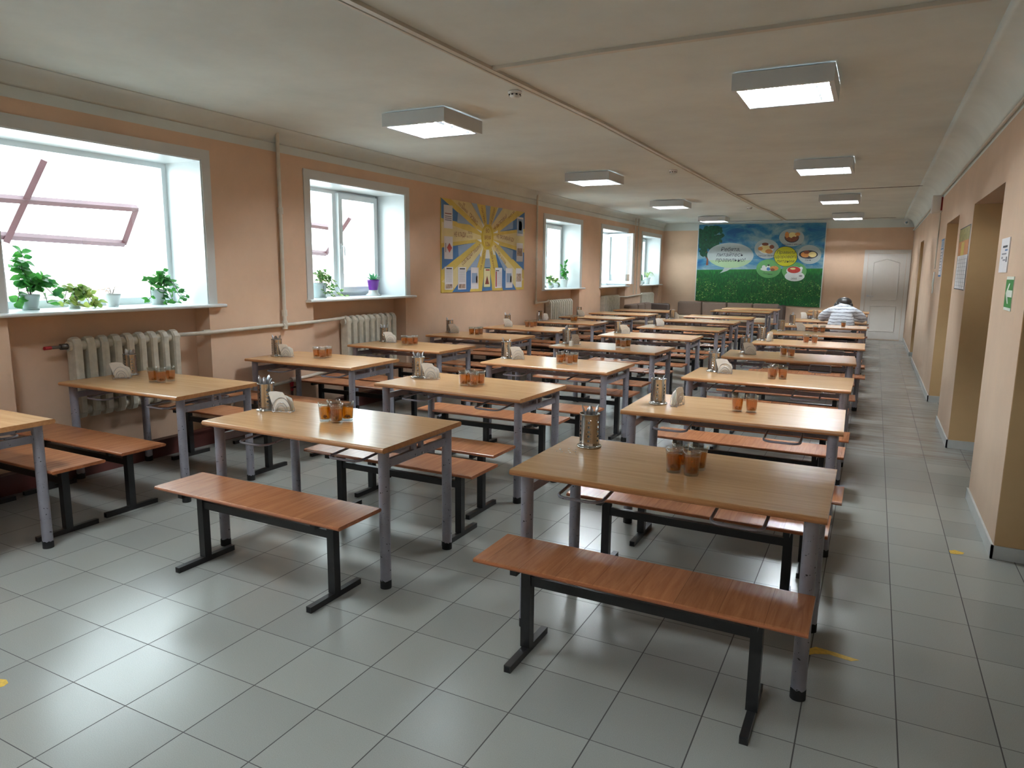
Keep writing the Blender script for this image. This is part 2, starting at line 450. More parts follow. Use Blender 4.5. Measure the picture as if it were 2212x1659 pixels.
# skirtings
b = MB()
for k in range(0, len(py), 2):
    b.box(RX - 0.012, RX, py[k] - 0.012, py[k + 1] + 0.012, 0, 0.075, 'skirting_tile')
    if k: b.box(RX - 0.012, PX, py[k] - 0.012, py[k], 0, 0.075, 'skirting_tile')
    if k < len(py) - 2: b.box(RX - 0.012, PX, py[k + 1], py[k + 1] + 0.012, 0, 0.075, 'skirting_tile')
struct(b.build('baseboard_right'))
b = MB(); b.box(LX, LX + 0.055, BY, FY, 0, 0.13, 'maroon_paint'); b.box(LX, LX + 0.07, BY, FY, 0.13, 0.142, 'maroon_paint'); struct(b.build('baseboard_left'))
b = MB(); b.box(LX, 2.24, FY - 0.012, FY, 0, 0.075, 'skirting_tile'); struct(b.build('baseboard_far'))

# windows
def window(i, a, c, style):
    n = 'window_%d' % i
    root = bpy.data.objects.new(n, None); COL.objects.link(root); struct(root)
    P = lambda nm, bb: bb.build(nm, root)
    bb = MB(); t = 0.012
    bb.box(-3.16, LX + 0.004, a, a + t, SILL, WTOP, 'white_plastic'); bb.box(-3.16, LX + 0.004, c - t, c, SILL, WTOP, 'white_plastic'); bb.box(-3.16, LX + 0.004, a, c, WTOP - t, WTOP, 'white_plastic'); P('reveal', bb)
    bb = MB(); q = 0.082
    for (y0, y1, z0, z1) in ((a - q, a, SILL, WTOP + q), (c, c + q, SILL, WTOP + q), (a, c, WTOP, WTOP + q)): bb.box(LX, LX + 0.012, y0, y1, z0, z1, 'trim_plastic')
    P('architrave', bb)
    bb = MB(); pr = [(-3.02, 1.177), (-2.50, 1.177), (-2.487, 1.183), (-2.484, 1.192), (-2.487, 1.201), (-2.50, 1.205), (-3.02, 1.205)]
    bb.extr(pr, a - 0.10, c + 0.13, 'white_plastic', axis='y'); P('sill', bb)
    bb = MB(); f = 0.055; x0, x1 = -3.05, -2.985
    for (y0, y1, z0, z1) in ((a, a + f, SILL, WTOP), (c - f, c, SILL, WTOP), (a + f, c - f, SILL, SILL + f), (a + f, c - f, WTOP - f, WTOP)): bb.box(x0, x1, y0, y1, z0, z1, 'white_plastic')
    if style != 'fixed': m = a + 0.84; bb.box(x0, x1, m - 0.03, m + 0.03, SILL + f, WTOP - f, 'white_plastic')
    P('frame', bb)
    pane = MB()
    if style == 'fixed': pane.box(-3.022, -3.016, a + f, c - f, SILL + f, WTOP - f, 'window_glass')
    else: pane.box(-3.022, -3.016, a + f, m - 0.03, SILL + f, WTOP - f, 'window_glass')
    P('pane', pane)
    if style != 'fixed':
        sw = c - f - (m + 0.03) + 0.02; g = 0.062; z0, z1 = SILL + f - 0.012, WTOP - f + 0.012
        rz = math.radians(-72) if style == 'open' else 0.0
        sash = MB()                                    # local: hinge line at 0, leaf runs towards -y
        for (y0, y1, za, zb) in ((-g, 0, z0, z1), (-sw, -sw + g, z0, z1), (-sw + g, -g, z0, z0 + g), (-sw + g, -g, z1 - g, z1)): sash.box(-0.03, 0.035, y0, y1, za, zb, 'white_plastic')
        so = sash.build('sash', root, (-2.972, c - f + 0.01, 0), -rz * 1.0 if style == 'open' else 0)
        MB().box(-0.006, 0.0, -sw + g, -g, z0 + g, z1 - g, 'window_glass').build('sash_pane', so)
        hb = MB(); hb.box(0.035, 0.048, -sw + 0.018, -sw + 0.044, 1.74, 1.80, 'white_plastic'); hb.tube([(0.048, -sw + 0.031, 1.77), (0.072, -sw + 0.031, 1.77), (0.08, -sw + 0.034, 1.75), (0.075, -sw + 0.037, 1.66)], 0.008, 'white_plastic'); hb.build('handle', so)
    return root
for i, ((a_, c_), st) in enumerate(zip(WINS, ('fixed', 'fixed', 'sash', 'sash', 'open', 'sash'))): window(i + 1, a_, c_, st)

# door in the far wall
droot = bpy.data.objects.new('door_1', None); COL.objects.link(droot); struct(droot)
bb = MB()
for q in ((2.235, 2.315, 0, 2.085), (3.11, 3.19, 0, 2.085), (2.315, 3.11, 2.005, 2.085)): bb.box(q[0], q[1], FY - 0.022, FY, q[2], q[3], 'door_white')
bb.build('door_frame', droot)
bb = MB(); bb.box(2.32, 3.105, FY - 0.008, FY + 0.03, 0.012, 2.0, 'door_white')
def molding(pts, y=FY - 0.008, w_=0.012):
    for k in range(len(pts)):
        p, q = pts[k], pts[(k + 1) % len(pts)]
        bb.tube([(p[0], y, p[1]), (q[0], y, q[1])], w_, 'door_white', 6)
molding([(2.45, 0.93), (2.975, 0.93), (2.975, 1.79), (2.84, 1.83), (2.7125, 1.87), (2.585, 1.83), (2.45, 1.79)])
molding([(2.45, 0.20), (2.975, 0.20), (2.975, 0.79), (2.45, 0.79)])
dl = bb.build('door_leaf', droot)
bb = MB(); bb.tube([(2.375, FY - 0.008, 1.02), (2.375, FY - 0.02, 1.02)], 0.026, 'bar_chrome', 16); bb.tube([(2.375, FY - 0.02, 1.02), (2.375, FY - 0.055, 1.02), (2.39, FY - 0.06, 1.02), (2.50, FY - 0.06, 1.012)], 0.009, 'bar_chrome'); bb.build('door_handle', dl)

# ------------------------------------------------------------------ outside the windows
b = MB(); b.box(-30, -3.17, -14, 34, -0.1, 0.0, 'outer_ground'); struct(b.build('ground'))
b = MB(); b.box(-4.42, -4.24, -6, 24, 0.0, 1.45, 'outer_wall'); struct(b.build('outer_parapet'))  # low pale parapet wall outside the windows
r = thing('outer_shed', 'grey green shed with rails seen through the open window', 'shed')
MB().box(-4.9, -4.5, 16.6, 30.0, 0.0, 1.66, 'shed_green').build('wall', r)
for z_ in (1.84, 1.98): MB().box(-4.56, -4.52, 16.6, 30.0, z_ - .02, z_ + .02, 'shed_green').build('rail', r)
for y_ in (16.9, 19.5, 23.0, 27.0): MB().box(-4.56, -4.52, y_, y_ + .04, 1.66, 2.0, 'shed_green').build('post', r)
def outer_frame(upper, lower, diag, label):
    r = thing('awning_frame', label, 'frame')
    U, W_ = [at(*p, x=-4.2) for p in upper], [at(*p, x=-4.42) for p in lower]
    for nm, p, q in (('upper_bar', U[0], U[1]), ('lower_bar', W_[0], W_[1]), ('end_link', U[1], W_[1])):
        bb = MB(); bb.tube([p, q], 0.036, 'outer_frame', 4); bb.build(nm, r)
    bb = MB(); bb.tube([at(*diag[0], x=-3.98), at(*diag[1], x=-4.42)], 0.036, 'outer_frame', 4); bb.build('stay_bar', r)
    bb = MB(); bb.tube([W_[0], (W_[0].x, W_[0].y, 1.445)], 0.02, 'outer_frame', 4); bb.build('post', r)
outer_frame(((-160, 416), (295, 450)), ((-160, 498), (268, 526)), ((96, 345), (14, 522)), 'brown metal awning frame outside the large left window')
outer_frame(((560, 470), (735, 495)), ((560, 532), (704, 548)), ((756, 470), (704, 548)), 'brown metal awning frame outside the second window with the purple pot')

# ------------------------------------------------------------------ ceiling luminaires
def luminaire():
    r = thing('ceiling_light', 'x', 'ceiling light')
    h0, h1, W = -0.115, -0.012, 0.30
    bb = MB()
    for (x0, x1, y0, y1) in ((-W, W, -W, -W + 0.012), (-W, W, W - 0.012, W), (-W, -W + 0.012, -W + .012, W - .012), (W - 0.012, W, -W + .012, W - .012)): bb.box(x0, x1, y0, y1, h0, h1, 'luminaire_paint')
    bb.box(-W + .02, W - .02, -W + .02, W - .02, h1 - 0.006, h1, 'luminaire_paint')
    for sx in (-1, 1): bb.box(sx * 0.2 - 0.02, sx * 0.2 + 0.02, -0.02, 0.02, h1, 0.0, 'luminaire_paint')
    for (x0, x1, y0, y1) in ((-W + .0121, W - .0121, -W + .0121, -W + 0.03), (-W + .0121, W - .0121, W - 0.03, W - .0121), (-W + .0121, -W + 0.03, -W + .03, W - .03), (W - 0.03, W - .0121, -W + .03, W - .03)): bb.box(x0, x1, y0, y1, h0 + .0002, h0 + 0.006, 'luminaire_paint')
    bb.build('housing', r)
    for k in range(4):
        x = -0.195 + 0.13 * k
        MB().tube([(x, -0.26, -0.040), (x, 0.26, -0.040)], 0.008, 'tube_light', 6).build('tube', r)
    bb = MB()
    for k in range(5):                                    # V-shaped long ribs
        x = -0.26 + 0.13 * k; bb.extr([(x, h0 + 0.002), (x + 0.008, h0 + 0.026), (x - 0.008, h0 + 0.026)], -0.265, 0.265, 'louver_mirror', axis='y')
    for k in range(1, 7):
        y = -0.27 + 0.54 * k / 7
        bb.extr([(y, h0 + 0.004), (y + 0.006, h0 + 0.024), (y - 0.006, h0 + 0.024)], -0.26, 0.26, 'louver_mirror', axis='x')
    bb.build('louver', r)
    return r
lum = luminaire(); used = False
for side, xs, lab in (('left', -0.88, 'window side'), ('right', 1.89, 'aisle side')):
    for k, y in enumerate((3.74, 7.55, 11.42, 15.25, -0.07 if side == 'left' else -1.35)):  # rear aisle light is unseen, added off the row spacing to brighten the foreground
        place(lum, used, (xs, y, CZ), PI / 2, 'square ceiling light with mirror louver, %s of the %s file' % (('nearest visible', 'second visible', 'third visible', 'farthest', 'one out of view')[k], lab), 'louvered ceiling lights'); used = True

# ------------------------------------------------------------------ ceiling trunking, detectors, camera
def trunk(name, label, cat, pts, w_=0.02, h=0.014, mat='trunk_plastic'):
    bb = MB()
    for p, q in zip(pts[:-1], pts[1:]):
        d = Vector((q[0] - p[0], q[1] - p[1], 0)).normalized(); n = Vector((-d.y, d.x, 0)) * w_ / 2
        P_, Q_ = Vector((p[0], p[1], 0)), Vector((q[0], q[1], 0)); c = [P_ + n, P_ - n, Q_ - n, Q_ + n]
        vs = [(v.x, v.y, CZ - h) for v in c] + [(v.x, v.y, CZ) for v in c]
        bb.add(vs, [(0, 1, 2, 3), (0, 1, 5, 4), (1, 2, 6, 5), (2, 3, 7, 6), (3, 0, 4, 7), (4, 5, 6, 7)], mat)
    return tag(bb.build(name), label, cat)
mid = [(0.10, -1.2), (0.193, 1.42), (0.244, 2.71), (0.325, 4.51), (0.35, 7.5), (0.369, 10.74), (0.40, 13.2), (0.47, 14.2), (0.49, 16.7)]
trunk('cable_trunk', 'long white cable trunk down the middle of the ceiling, wider of two', 'cable trunk', mid, 0.035, 0.02)
trunk('cable_trunk', 'thin white cable trunk running just left of the wide ceiling trunk', 'cable trunk', [(x - 0.055, y) for x, y in mid], 0.016, 0.012)
trunk('cable_trunk', 'white cable trunk crossing the near ceiling to the right wall', 'cable trunk', [(0.27, 2.70), (1.0, 2.665), (2.42, 2.66), (2.95, 2.65)], 0.04, 0.02)
trunk('ceiling_seam', 'thin dark seam across the ceiling beyond the second aisle light', 'wire', [(0.38, 10.72), (3.0, 10.45)], 0.02, 0.006, 'dark_seam')  # dark strips laid along the ceiling seams
trunk('ceiling_seam', 'thin dark seam across the ceiling close to the far wall', 'wire', [(-1.2, 16.75), (2.8, 16.75)], 0.012, 0.006, 'dark_seam')
def detector():
    r = thing('smoke_detector', 'x', 'smoke detector')
    bb = MB(); bb.lathe([(0.0, 0), (0.05, 0), (0.05, -0.012), (0.044, -0.018)], 'camera_white', 20); bb.build('base', r)
    bb = MB(); bb.lathe([(0.040, -0.018), (0.040, -0.03), (0.03, -0.042), (0.012, -0.046), (0, -0.046)], 'camera_white', 20)
    for k in range(8):
        a = 2 * PI * k / 8; bb.box(0.0385 * math.cos(a) - 0.006, 0.0385 * math.cos(a) + 0.006, 0.0385 * math.sin(a) - 0.006, 0.0385 * math.sin(a) + 0.006, -0.03, -0.022, 'camera_dark')
    bb.build('sensor_head', r); return r
det = detector()
for k, (x, y, t) in enumerate(((0.11, 3.3, 'nearest'), (0.15, 7.58, 'middle'), (0.22, 13.1, 'farthest'))):
    place(det, k > 0, (x, y, CZ), 0, 'round white smoke detector beside the ceiling trunk, %s of three' % t, 'smoke detectors')
r = thing('security_camera', 'white turret security camera in the far right ceiling corner', 'security camera', (3.08, 17.05, 2.70))
bb = MB(); bb.lathe([(0.0, 0.08), (0.055, 0.08), (0.055, -0.03), (0.04, -0.035), (0, -0.035)], 'camera_white', 20); bb.build('base', r)
bb = MB(); bb.tube([(-0.02, -0.03, -0.01), (-0.06, -0.12, -0.02)], [0.05, 0.048], 'camera_white', 16); bb.build('housing', r)
bb = MB(); bb.tube([(-0.058, -0.118, -0.02), (-0.064, -0.13, -0.0215)], 0.026, 'camera_dark', 14); bb.build('lens', r)
r = thing('alarm_box', 'small white alarm box high on the right wall with red side', 'alarm box', (RX, 9.5, 2.43))
bb = MB(); bb.rbox(-0.12, 0.0, -0.10, 0.10, -0.11, 0.11, 0.012, 'camera_white'); bb.build('housing', r)
bb = MB(); bb.box(-0.02, 0.0, -0.106, -0.09, -0.085, 0.085, 'red_lens'); bb.build('lens', r)
bb = MB(); bb.tube([(RX - 0.02, BY, 2.53), (RX - 0.02, 4, 2.525), (RX - 0.022, 9.3, 2.54), (RX - 0.02, FY, 2.52)], 0.012, 'trunk_plastic', 6); tag(bb.build('wall_cable'), 'pale cable running along the top edge of the right wall', 'cable')
bb = MB(); bb.tube([(RX - 0.007, 9.5, 2.32), (RX - 0.007, 9.5, 1.6)], 0.008, 'trunk_plastic', 6); tag(bb.build('wall_conduit'), 'thin white conduit dropping from the alarm box on the right wall', 'conduit')
r = thing('light_switch', 'narrow white switch plate on the right wall below the conduit', 'switch', (RX, 9.5, 1.42))
MB().rbox(-0.014, 0, -0.04, 0.04, -0.14, 0.14, 0.004, 'camera_white').build('plate', r); MB().rbox(-0.02, -0.012, -0.02, 0.02, -0.05, 0.05, 0.003, 'sign_white').build('rocker', r)

# ------------------------------------------------------------------ heating: radiators and pipes
def radiator(y0, n, pitch, label, loc_x=-2.655, z0=0.40, z1=1.005):
    r = thing('radiator', label, 'radiator', (loc_x, y0, 0))
    for k in range(n):
        y = pitch * (k + 0.5); hw = pitch * 0.30; bb = MB()
        pr = [(-0.055, z0 + 0.05), (-0.04, z0 + 0.01), (0.0, z0), (0.04, z0 + 0.01), (0.06, z0 + 0.05), (0.06, z1 - 0.05), (0.035, z1 - 0.012), (0.0, z1), (-0.035, z1 - 0.012), (-0.055, z1 - 0.05)]
        m_ = len(pr)
        rings = []
        for yy, s_ in ((y - hw, 0.82), (y - hw * 0.6, 1.0), (y + hw * 0.6, 1.0), (y + hw, 0.82)):
            rings.append([(p[0] * s_, yy, (z0 + z1) / 2 + (p[1] - (z0 + z1) / 2) * (1 - (1 - s_) * 0.08)) for p in pr])
        vs = [p for q in rings for p in q]
        fs = [(j * m_ + i, j * m_ + (i + 1) % m_, (j + 1) * m_ + (i + 1) % m_, (j + 1) * m_ + i) for j in range(3) for i in range(m_)] + [list(range(m_))[::-1], list(range(3 * m_, 4 * m_))]
        bb.add(vs, fs, 'radiator_paint'); bb.build('section', r)
    bb = MB()
    for zz in (z0 + 0.06, z1 - 0.065): bb.tube([(0, 0.0, zz), (0, pitch * n, zz)], 0.036, 'radiator_paint', 12)
    bb.build('header_pipe', r); return r
radiator(1.63, 9, 0.101, 'white cast iron radiator below the large left window')
radiator(4.60, 9, 0.103, 'white cast iron radiator below the window with the purple pot')
radiator(10.05, 11, 0.096, 'white cast iron radiator below the third window')
radiator(12.85, 11, 0.096, 'white cast iron radiator below the open window')
radiator(15.60, 11, 0.096, 'white cast iron radiator below the farthest window')
r = thing('bleed_valve', 'grey radiator tap with red handle at the left end of the first radiator', 'valve', (-2.655, 1.60, 0.94))
MB().tube([(0, 0.03, 0), (0, -0.02, 0)], 0.022, 'hinge_steel', 8).tube([(0, -0.02, 0), (0.0, -0.09, 0.0)], 0.011, 'hinge_steel', 8).build('valve_body', r)
MB().tube([(0, -0.085, 0), (0.01, -0.135, 0.0)], 0.013, 'valve_red', 8).build('valve_handle', r)
def pipes(name, label, runs, r_=0.017, fit=()):
    bb = MB()
    for q in runs: bb.tube(q, r_, 'pipe_paint', 10)
    for p, d in fit: bb.tube([Vector(p) - Vector(d) * 0.03, Vector(p) + Vector(d) * 0.03], r_ * 1.5, 'pipe_paint', 10)
    return tag(bb.build(name), label, 'pipe')
px_ = LX + 0.035
pipes('heating_riser', 'white heating riser pipe on the wall between the first two windows', [[(px_, 3.62, CZ - 0.01), (px_, 3.62, 0.94)]], 0.018, [((px_, 3.62, 2.05), (0, 0, 1)), ((px_, 3.62, 1.09), (0, 0, 1)), ((px_, 3.62, 0.975), (0, 0, 1.3))])
pipes('heating_pipe', 'white horizontal heating pipe joining the first two radiators', [[(-2.655, 2.53, 0.955), (-2.58, 2.62, 0.96), (px_, 2.75, 0.965), (px_, 4.0, 0.98), (-2.60, 4.5, 0.985), (-2.655, 4.62, 0.985)]], 0.017, [((-2.56, 2.75, 0.963), (0.2, 1, 0)), ((px_, 3.62, 0.975), (0, 1, 0))])
pipes('heating_riser', 'white heating riser pipe between sun poster and third window', [[(px_, 9.28, CZ - 0.01), (px_, 9.28, 1.0), (px_, 9.32, 0.985), (px_, 9.7, 0.99), (-2.62, 10.0, 1.0)]], 0.016, [((px_, 9.28, 1.7), (0, 0, 1)), ((px_, 9.28, 0.995), (0, 0, 1))])
pipes('heating_riser', 'thin heating riser pipe between the open window and farthest window, right one', [[(px_, 14.85, CZ - 0.01), (px_, 14.85, 1.0)]], 0.011)
pipes('heating_riser', 'thin heating riser pipe between the open window and farthest window, left one', [[(px_, 14.62, CZ - 0.01), (px_, 14.62, 1.0)]], 0.009)
pipes('heating_pipe', 'white horizontal heating pipe joining the two farthest radiators', [[(-2.62, 13.9, 0.96), (px_, 14.15, 0.95), (px_, 15.2, 0.98), (-2.62, 15.62, 0.985)]], 0.016)
pipes('heating_pipe', 'low white heating return pipe on the wall behind the second window table', [[(-2.64, 4.62, 0.46), (-2.60, 4.3, 0.455), (px_, 4.16, 0.45), (px_, 3.0, 0.39), (px_, 2.9, 0.2)]], 0.017, [((px_, 3.7, 0.43), (0, 1, 0))])
r = thing('drain_valve', 'dark red drain cock hanging from the low heating pipe', 'valve', (px_, 3.68, 0.42))
MB().tube([(0, 0, 0), (0, 0, -0.10)], [0.02, 0.014], 'valve_red', 8).tube([(0, 0, -0.10), (0, 0, -0.27)], 0.012, 'maroon_paint', 8).build('valve_body', r)
MB().box(0.012, 0.026, -0.03, 0.03, -0.07, -0.055, 'maroon_paint').build('valve_handle', r)
#PART2
# ------------------------------------------------------------------ tables
def make_table():
    r = thing('canteen_table', 'x', 'table'); r['group'] = 'canteen tables'
    bb = MB(); h = 0.345; z0, z1 = TH - 0.026, TH; pr = []
    for sy in (1, -1):
        for k in range(7):
            a = -PI / 2 + PI * k / 6
            pr.append((sy * (h - 0.013 + 0.013 * math.cos(a)), (z0 + z1) / 2 + sy * 0.013 * math.sin(a)))
    n = len(pr); vs = [(-0.6, *p) for p in pr] + [(0.6, *p) for p in pr]
    for i in range(n):
        top = pr[i][1] > z1 - 0.004 and pr[(i + 1) % n][1] > z1 - 0.004
        bb.add([vs[i], vs[(i + 1) % n], vs[n + (i + 1) % n], vs[n + i]], [(0, 1, 2, 3)], 'beech_laminate' if top else 'beech_edge', not top)
    bb.add(vs, [list(range(n))[::-1], list(range(n, 2 * n))], 'beech_edge'); bb.build('tabletop', r)
    for sx in (-1, 1):
        for sy in (-1, 1):
            bb = MB(); bb.tube([(0, 0, 0.03), (0, 0, z0)], 0.0265, 'table_metal', 18); lg = bb.build('leg', r, (sx * 0.55, sy * 0.273, 0))
            bb = MB(); vs_ = []; nn = 18; bb.tube([(0, 0, 0), (0, 0, 0.03)], [0.0275, 0.0275], 'rubber', nn)
            jag = [0.036 + 0.008 * random.random() for _ in range(nn)]
            lo = [(0.0272 * math.cos(2 * PI * i / nn), 0.0272 * math.sin(2 * PI * i / nn), 0.03) for i in range(nn)]
            hi = [(0.0272 * math.cos(2 * PI * i / nn), 0.0272 * math.sin(2 * PI * i / nn), jag[i]) for i in range(nn)]
            bb.add(lo + hi, [(i, (i + 1) % nn, nn + (i + 1) % nn, nn + i) for i in range(nn)], 'rubber'); bb.build('foot_cap', lg)
    for sx in (-1, 1):
        bb = MB(); x = sx * 0.55
        bb.box(x - 0.012, x + 0.012, -0.25, 0.25, 0.660, z0, 'table_metal'); bb.box(x - 0.010, x + 0.010, -0.25, 0.25, 0.592, 0.632, 'table_metal')
        for y in (-0.030, 0.030): bb.box(x - 0.010, x + 0.010, y - 0.011, y + 0.011, 0.632, 0.660, 'table_metal')
        for y in (-0.03, 0.03):
            for z in (0.602, 0.672): bb.tube([(x + sx * 0.010, y, z), (x + sx * 0.015, y, z)], 0.006, 'bar_chrome', 8)
        bb.build('side_frame', r)
    bb = MB(); bb.box(-0.54, 0.54, -0.014, 0.014, 0.592, 0.622, 'table_metal')
    for x in (-0.5, 0.0, 0.5): bb.box(x - 0.012, x + 0.012, -0.014, 0.014, 0.622, z0, 'table_metal')
    bb.build('cross_beam', r)
    for xa in (-0.42, 0.20):
        for sy in (-1, 1):
            w_ = 0.19; pts = [(xa, 0, 0.615), (xa, sy * 0.10, 0.612), (xa, sy * 0.23, 0.604)]
            for k in range(1, 5):
                t = PI / 2 * k / 4; pts.append((xa + 0.045 * (1 - math.cos(t)), sy * (0.23 + 0.045 * math.sin(t)), 0.603))
            for k in range(0, 5):
                t = PI / 2 * k / 4; pts.append((xa + w_ - 0.045 * (1 - math.sin(t)), sy * (0.23 + 0.045 * math.cos(t)), 0.603))
            pts += [(xa + w_, sy * 0.10, 0.612), (xa + w_, 0, 0.615)]
            bb = MB(); bb.tube(pts, 0.0065, 'table_metal', 8); bb.build('hanging_loop', r)
    return r

def make_bench():
    r = thing('bench', 'x', 'bench'); r['group'] = 'canteen benches'
    bb = MB(); h = 0.15; z0, z1 = BHT - 0.018, BHT; pr = []
    for sy in (1, -1):
        for k in range(5):
            a = -PI / 2 + PI * k / 4; pr.append((sy * (h - 0.009 + 0.009 * math.cos(a)), (z0 + z1) / 2 + sy * 0.009 * math.sin(a)))
    n = len(pr); vs = [(-0.6, *p) for p in pr] + [(0.6, *p) for p in pr]
    for i in range(n):
        top = pr[i][1] > z1 - 0.003 and pr[(i + 1) % n][1] > z1 - 0.003
        bb.add([vs[i], vs[(i + 1) % n], vs[n + (i + 1) % n], vs[n + i]], [(0, 1, 2, 3)], 'orange_laminate' if top else 'orange_edge', not top)
    bb.add(vs, [list(range(n))[::-1], list(range(n, 2 * n))], 'orange_edge'); bb.build('seat', r)
    for sx in (-1, 1):
        x = sx * 0.435; bb = MB()
        bb.box(x - 0.020, x + 0.020, -0.020, 0.020, 0.028, z0 - 0.025, 'black_paint')
        bb.box(x - 0.014, x + 0.014, -0.130, 0.130, z0 - 0.025, z0, 'black_paint')
        bb.box(x - 0.014, x + 0.014, -0.172, 0.172, 0.0, 0.028, 'black_paint')
        for sy in (-1, 1): bb.box(x - 0.010, x + 0.010, sy * 0.1722 - 0.001, sy * 0.1722 + 0.001, 0.004, 0.024, 'rubber')
        bb.build('leg', r)
    bb = MB(); bb.box(-0.415, 0.415, -0.014, 0.014, 0.292, 0.330, 'black_paint'); bb.build('stretcher', r)
    return r

TAB = {'A': [(-1.33, 0.074, 0), (-1.33, 1.492, 1.1), (-1.282, 3.097, 1.2), (-1.295, 4.444, -1.5), (-1.25, 5.92, 1.0), (-1.246, 7.319, 0), (-1.307, 8.809, 0), (-1.286, 10.139, -1.2), (-1.254, 11.547, -1.0), (-1.229, 12.942, -.3)],
       'B': [(0.579, 1.108, 0), (0.567, 2.524, -2.6), (0.635, 3.96, -1.6), (0.592, 5.519, -2.6), (0.588, 7.123, .5), (0.617, 8.679, -.2), (0.53, 10.329, .5), (0.585, 11.707, .8), (0.601, 14.00, .7), (0.621, 15.19, .6)],
       'C': [(2.434, 1.102, .1), (2.43, 2.556, 1.2), (2.423, 4.026, -.2), (2.421, 5.683, 2.6), (2.467, 7.196, .2), (2.446, 8.765, .8), (2.457, 10.32, .4), (2.44, 11.72, 0), (2.43, 13.93, 0), (2.45, 15.27, 0)]}
ROW = {'A': 'window row', 'B': 'middle row', 'C': 'aisle row'}
EXTRA = {'A1': 'cut by the left photo edge', 'A2': 'in front of the first radiator', 'B1': 'with four tea glasses', 'C1': 'with four tea glasses and no napkins', 'C8': 'where the person sits'}
proto_t = make_table(); proto_b = make_bench(); ut = ub = False
TCEN = {}
for c in 'ABC':
    for k, (x, y, a) in enumerate(TAB[c]):
        ra = math.radians(a); ctr = Vector((x, y, 0)) + Matrix.Rotation(ra, 3, 'Z') @ Vector((-0.6, 0.345, 0))
        key = c + str(k + 1); TCEN[key] = (ctr, ra)
        lab = 'light beech canteen table on grey legs, %s in the %s' % (ORD[k], ROW[c]) + (', ' + EXTRA[key] if key in EXTRA and len(EXTRA[key].split()) < 5 else '')
        place(proto_t, ut, (ctr.x, ctr.y, 0), ra, lab, 'canteen tables'); ut = True
BO = {('A1', 'b'): (-1.345, 0.71), ('A2', 'f'): (-1.385, 1.145), ('A2', 'b'): (-1.30, 2.20), ('B1', 'f'): (0.55, 0.83), ('B1', 'b'): (0.665, 1.71), ('B2', 'f'): (0.56, 2.19), ('B2', 'b'): (0.525, 3.09),
      ('C1', 'f'): (2.417, 0.835), ('C1', 'b'): (2.42, 1.72), ('C2', 'f'): (2.455, 2.27), ('C2', 'b'): (2.428, 3.17), ('C3', 'f'): (2.44, 3.70), ('C7', 'b'): (2.40, 10.86), ('C8', 'f'): (2.43, 11.37)}
for c in 'ABC':
    for k, (x, y, a) in enumerate(TAB[c]):
        key = c + str(k + 1)
        for side, dy in (('f', -0.28), ('b', 0.665)):
            if side == 'b' and key in ('A10', 'B9', 'B10'): continue
            if (key, side) in BO: nx, ny = BO[(key, side)]; ja = 0.0; ny = max(ny, y + 0.652) if side == 'b' else ny
            else: nx, ny = x + random.uniform(-.04, .03), y + dy + random.uniform(-.03, .03); ja = math.radians(a * 0.6 + random.uniform(-.6, .6))
            place(proto_b, ub, (nx - 0.6, ny + 0.15, 0), ja, 'orange-topped bench on the %s side of the %s table in the %s' % ('near' if side == 'f' else 'far', ORD[k], ROW[c]), 'canteen benches'); ub = True

# ------------------------------------------------------------------ tea glasses, cutlery holders, napkins
def make_glass():
    H = 0.103; n = 32; fl = lambda i, n_, z: 1.0 if (z > 0.078 or z < 0.004) else (1.0 if i % 2 == 0 else 0.955)
    bb = MB(); bb.lathe([(0.0, 0), (0.0285, 0), (0.0295, 0.003), (0.0305, 0.02), (0.0345, 0.078), (0.0355, 0.083), (0.0362, H), (0.0352, H), (0.0338, 0.083), (0.0325, 0.075), (0.0283, 0.012), (0.0, 0.010)], 'tumbler_glass', n, mod=fl)
    r = bb.build('tea_glass'); tag(r, 'x', 'glass of tea', 'glasses of tea')
    bb = MB(); bb.lathe([(0.0, 0.0125), (0.0272, 0.0130), (0.0316, 0.074), (0.0318, 0.0755), (0.0, 0.0755)], 'tea_liquid', 24); bb.build('tea', r)
    bb = MB(); rn = random.Random(3)
    for k in range(7):
        a = rn.random() * 6.28; q = rn.random() * 0.016; c = (q * math.cos(a), q * math.sin(a), 0.019 + rn.random() * 0.008); s_ = 0.005 + rn.random() * 0.004
        bb.lathe([(0.0, -s_), (s_ * .8, -s_ * .5), (s_, 0), (s_ * .7, s_ * .6), (0, s_)], 'tea_fruit', 7, c)
    bb.build('dried_fruit', r)
    return r
def make_holder():
    bb = MB(); bb.lathe([(0.0, 0.003), (0.056, 0.003), (0.0575, 0.008), (0.055, 0.012), (0.049, 0.013), (0.0468, 0.017), (0.0462, 0.03), (0.0462, 0.155), (0.0478, 0.158), (0.0485, 0.161), (0.0470, 0.163), (0.0455, 0.160), (0.0455, 0.02), (0.0, 0.018)], 'brushed_steel', 36)
    r = bb.build('cutlery_holder'); return tag(r, 'x', 'cutlery holder', 'steel cutlery holders')
def make_rack():
    bb = MB()
    for y in (-0.022, 0.022):
        for R in (0.056, 0.037, 0.025):
            bb.tube([(-R * math.cos(PI * k / 14), y, 0.006 + R * 1.45 * math.sin(PI * k / 14)) for k in range(15)], 0.0016, 'bar_chrome', 6)
        bb.tube([(-0.057, y, 0.006), (0.057, y, 0.006)], 0.0018, 'bar_chrome', 6)
    for x in (-0.056, -0.02, 0.02, 0.056): bb.tube([(x, -0.022, 0.005), (x, 0.022, 0.005)], 0.0016, 'bar_chrome', 6)
    for x in (-0.05, 0.05):
        for y in (-0.02, 0.02): bb.tube([(x, y, 0), (x, y, 0.006)], 0.0025, 'bar_chrome', 6)
    return tag(bb.build('napkin_rack'), 'x', 'napkin rack', 'wire napkin racks')
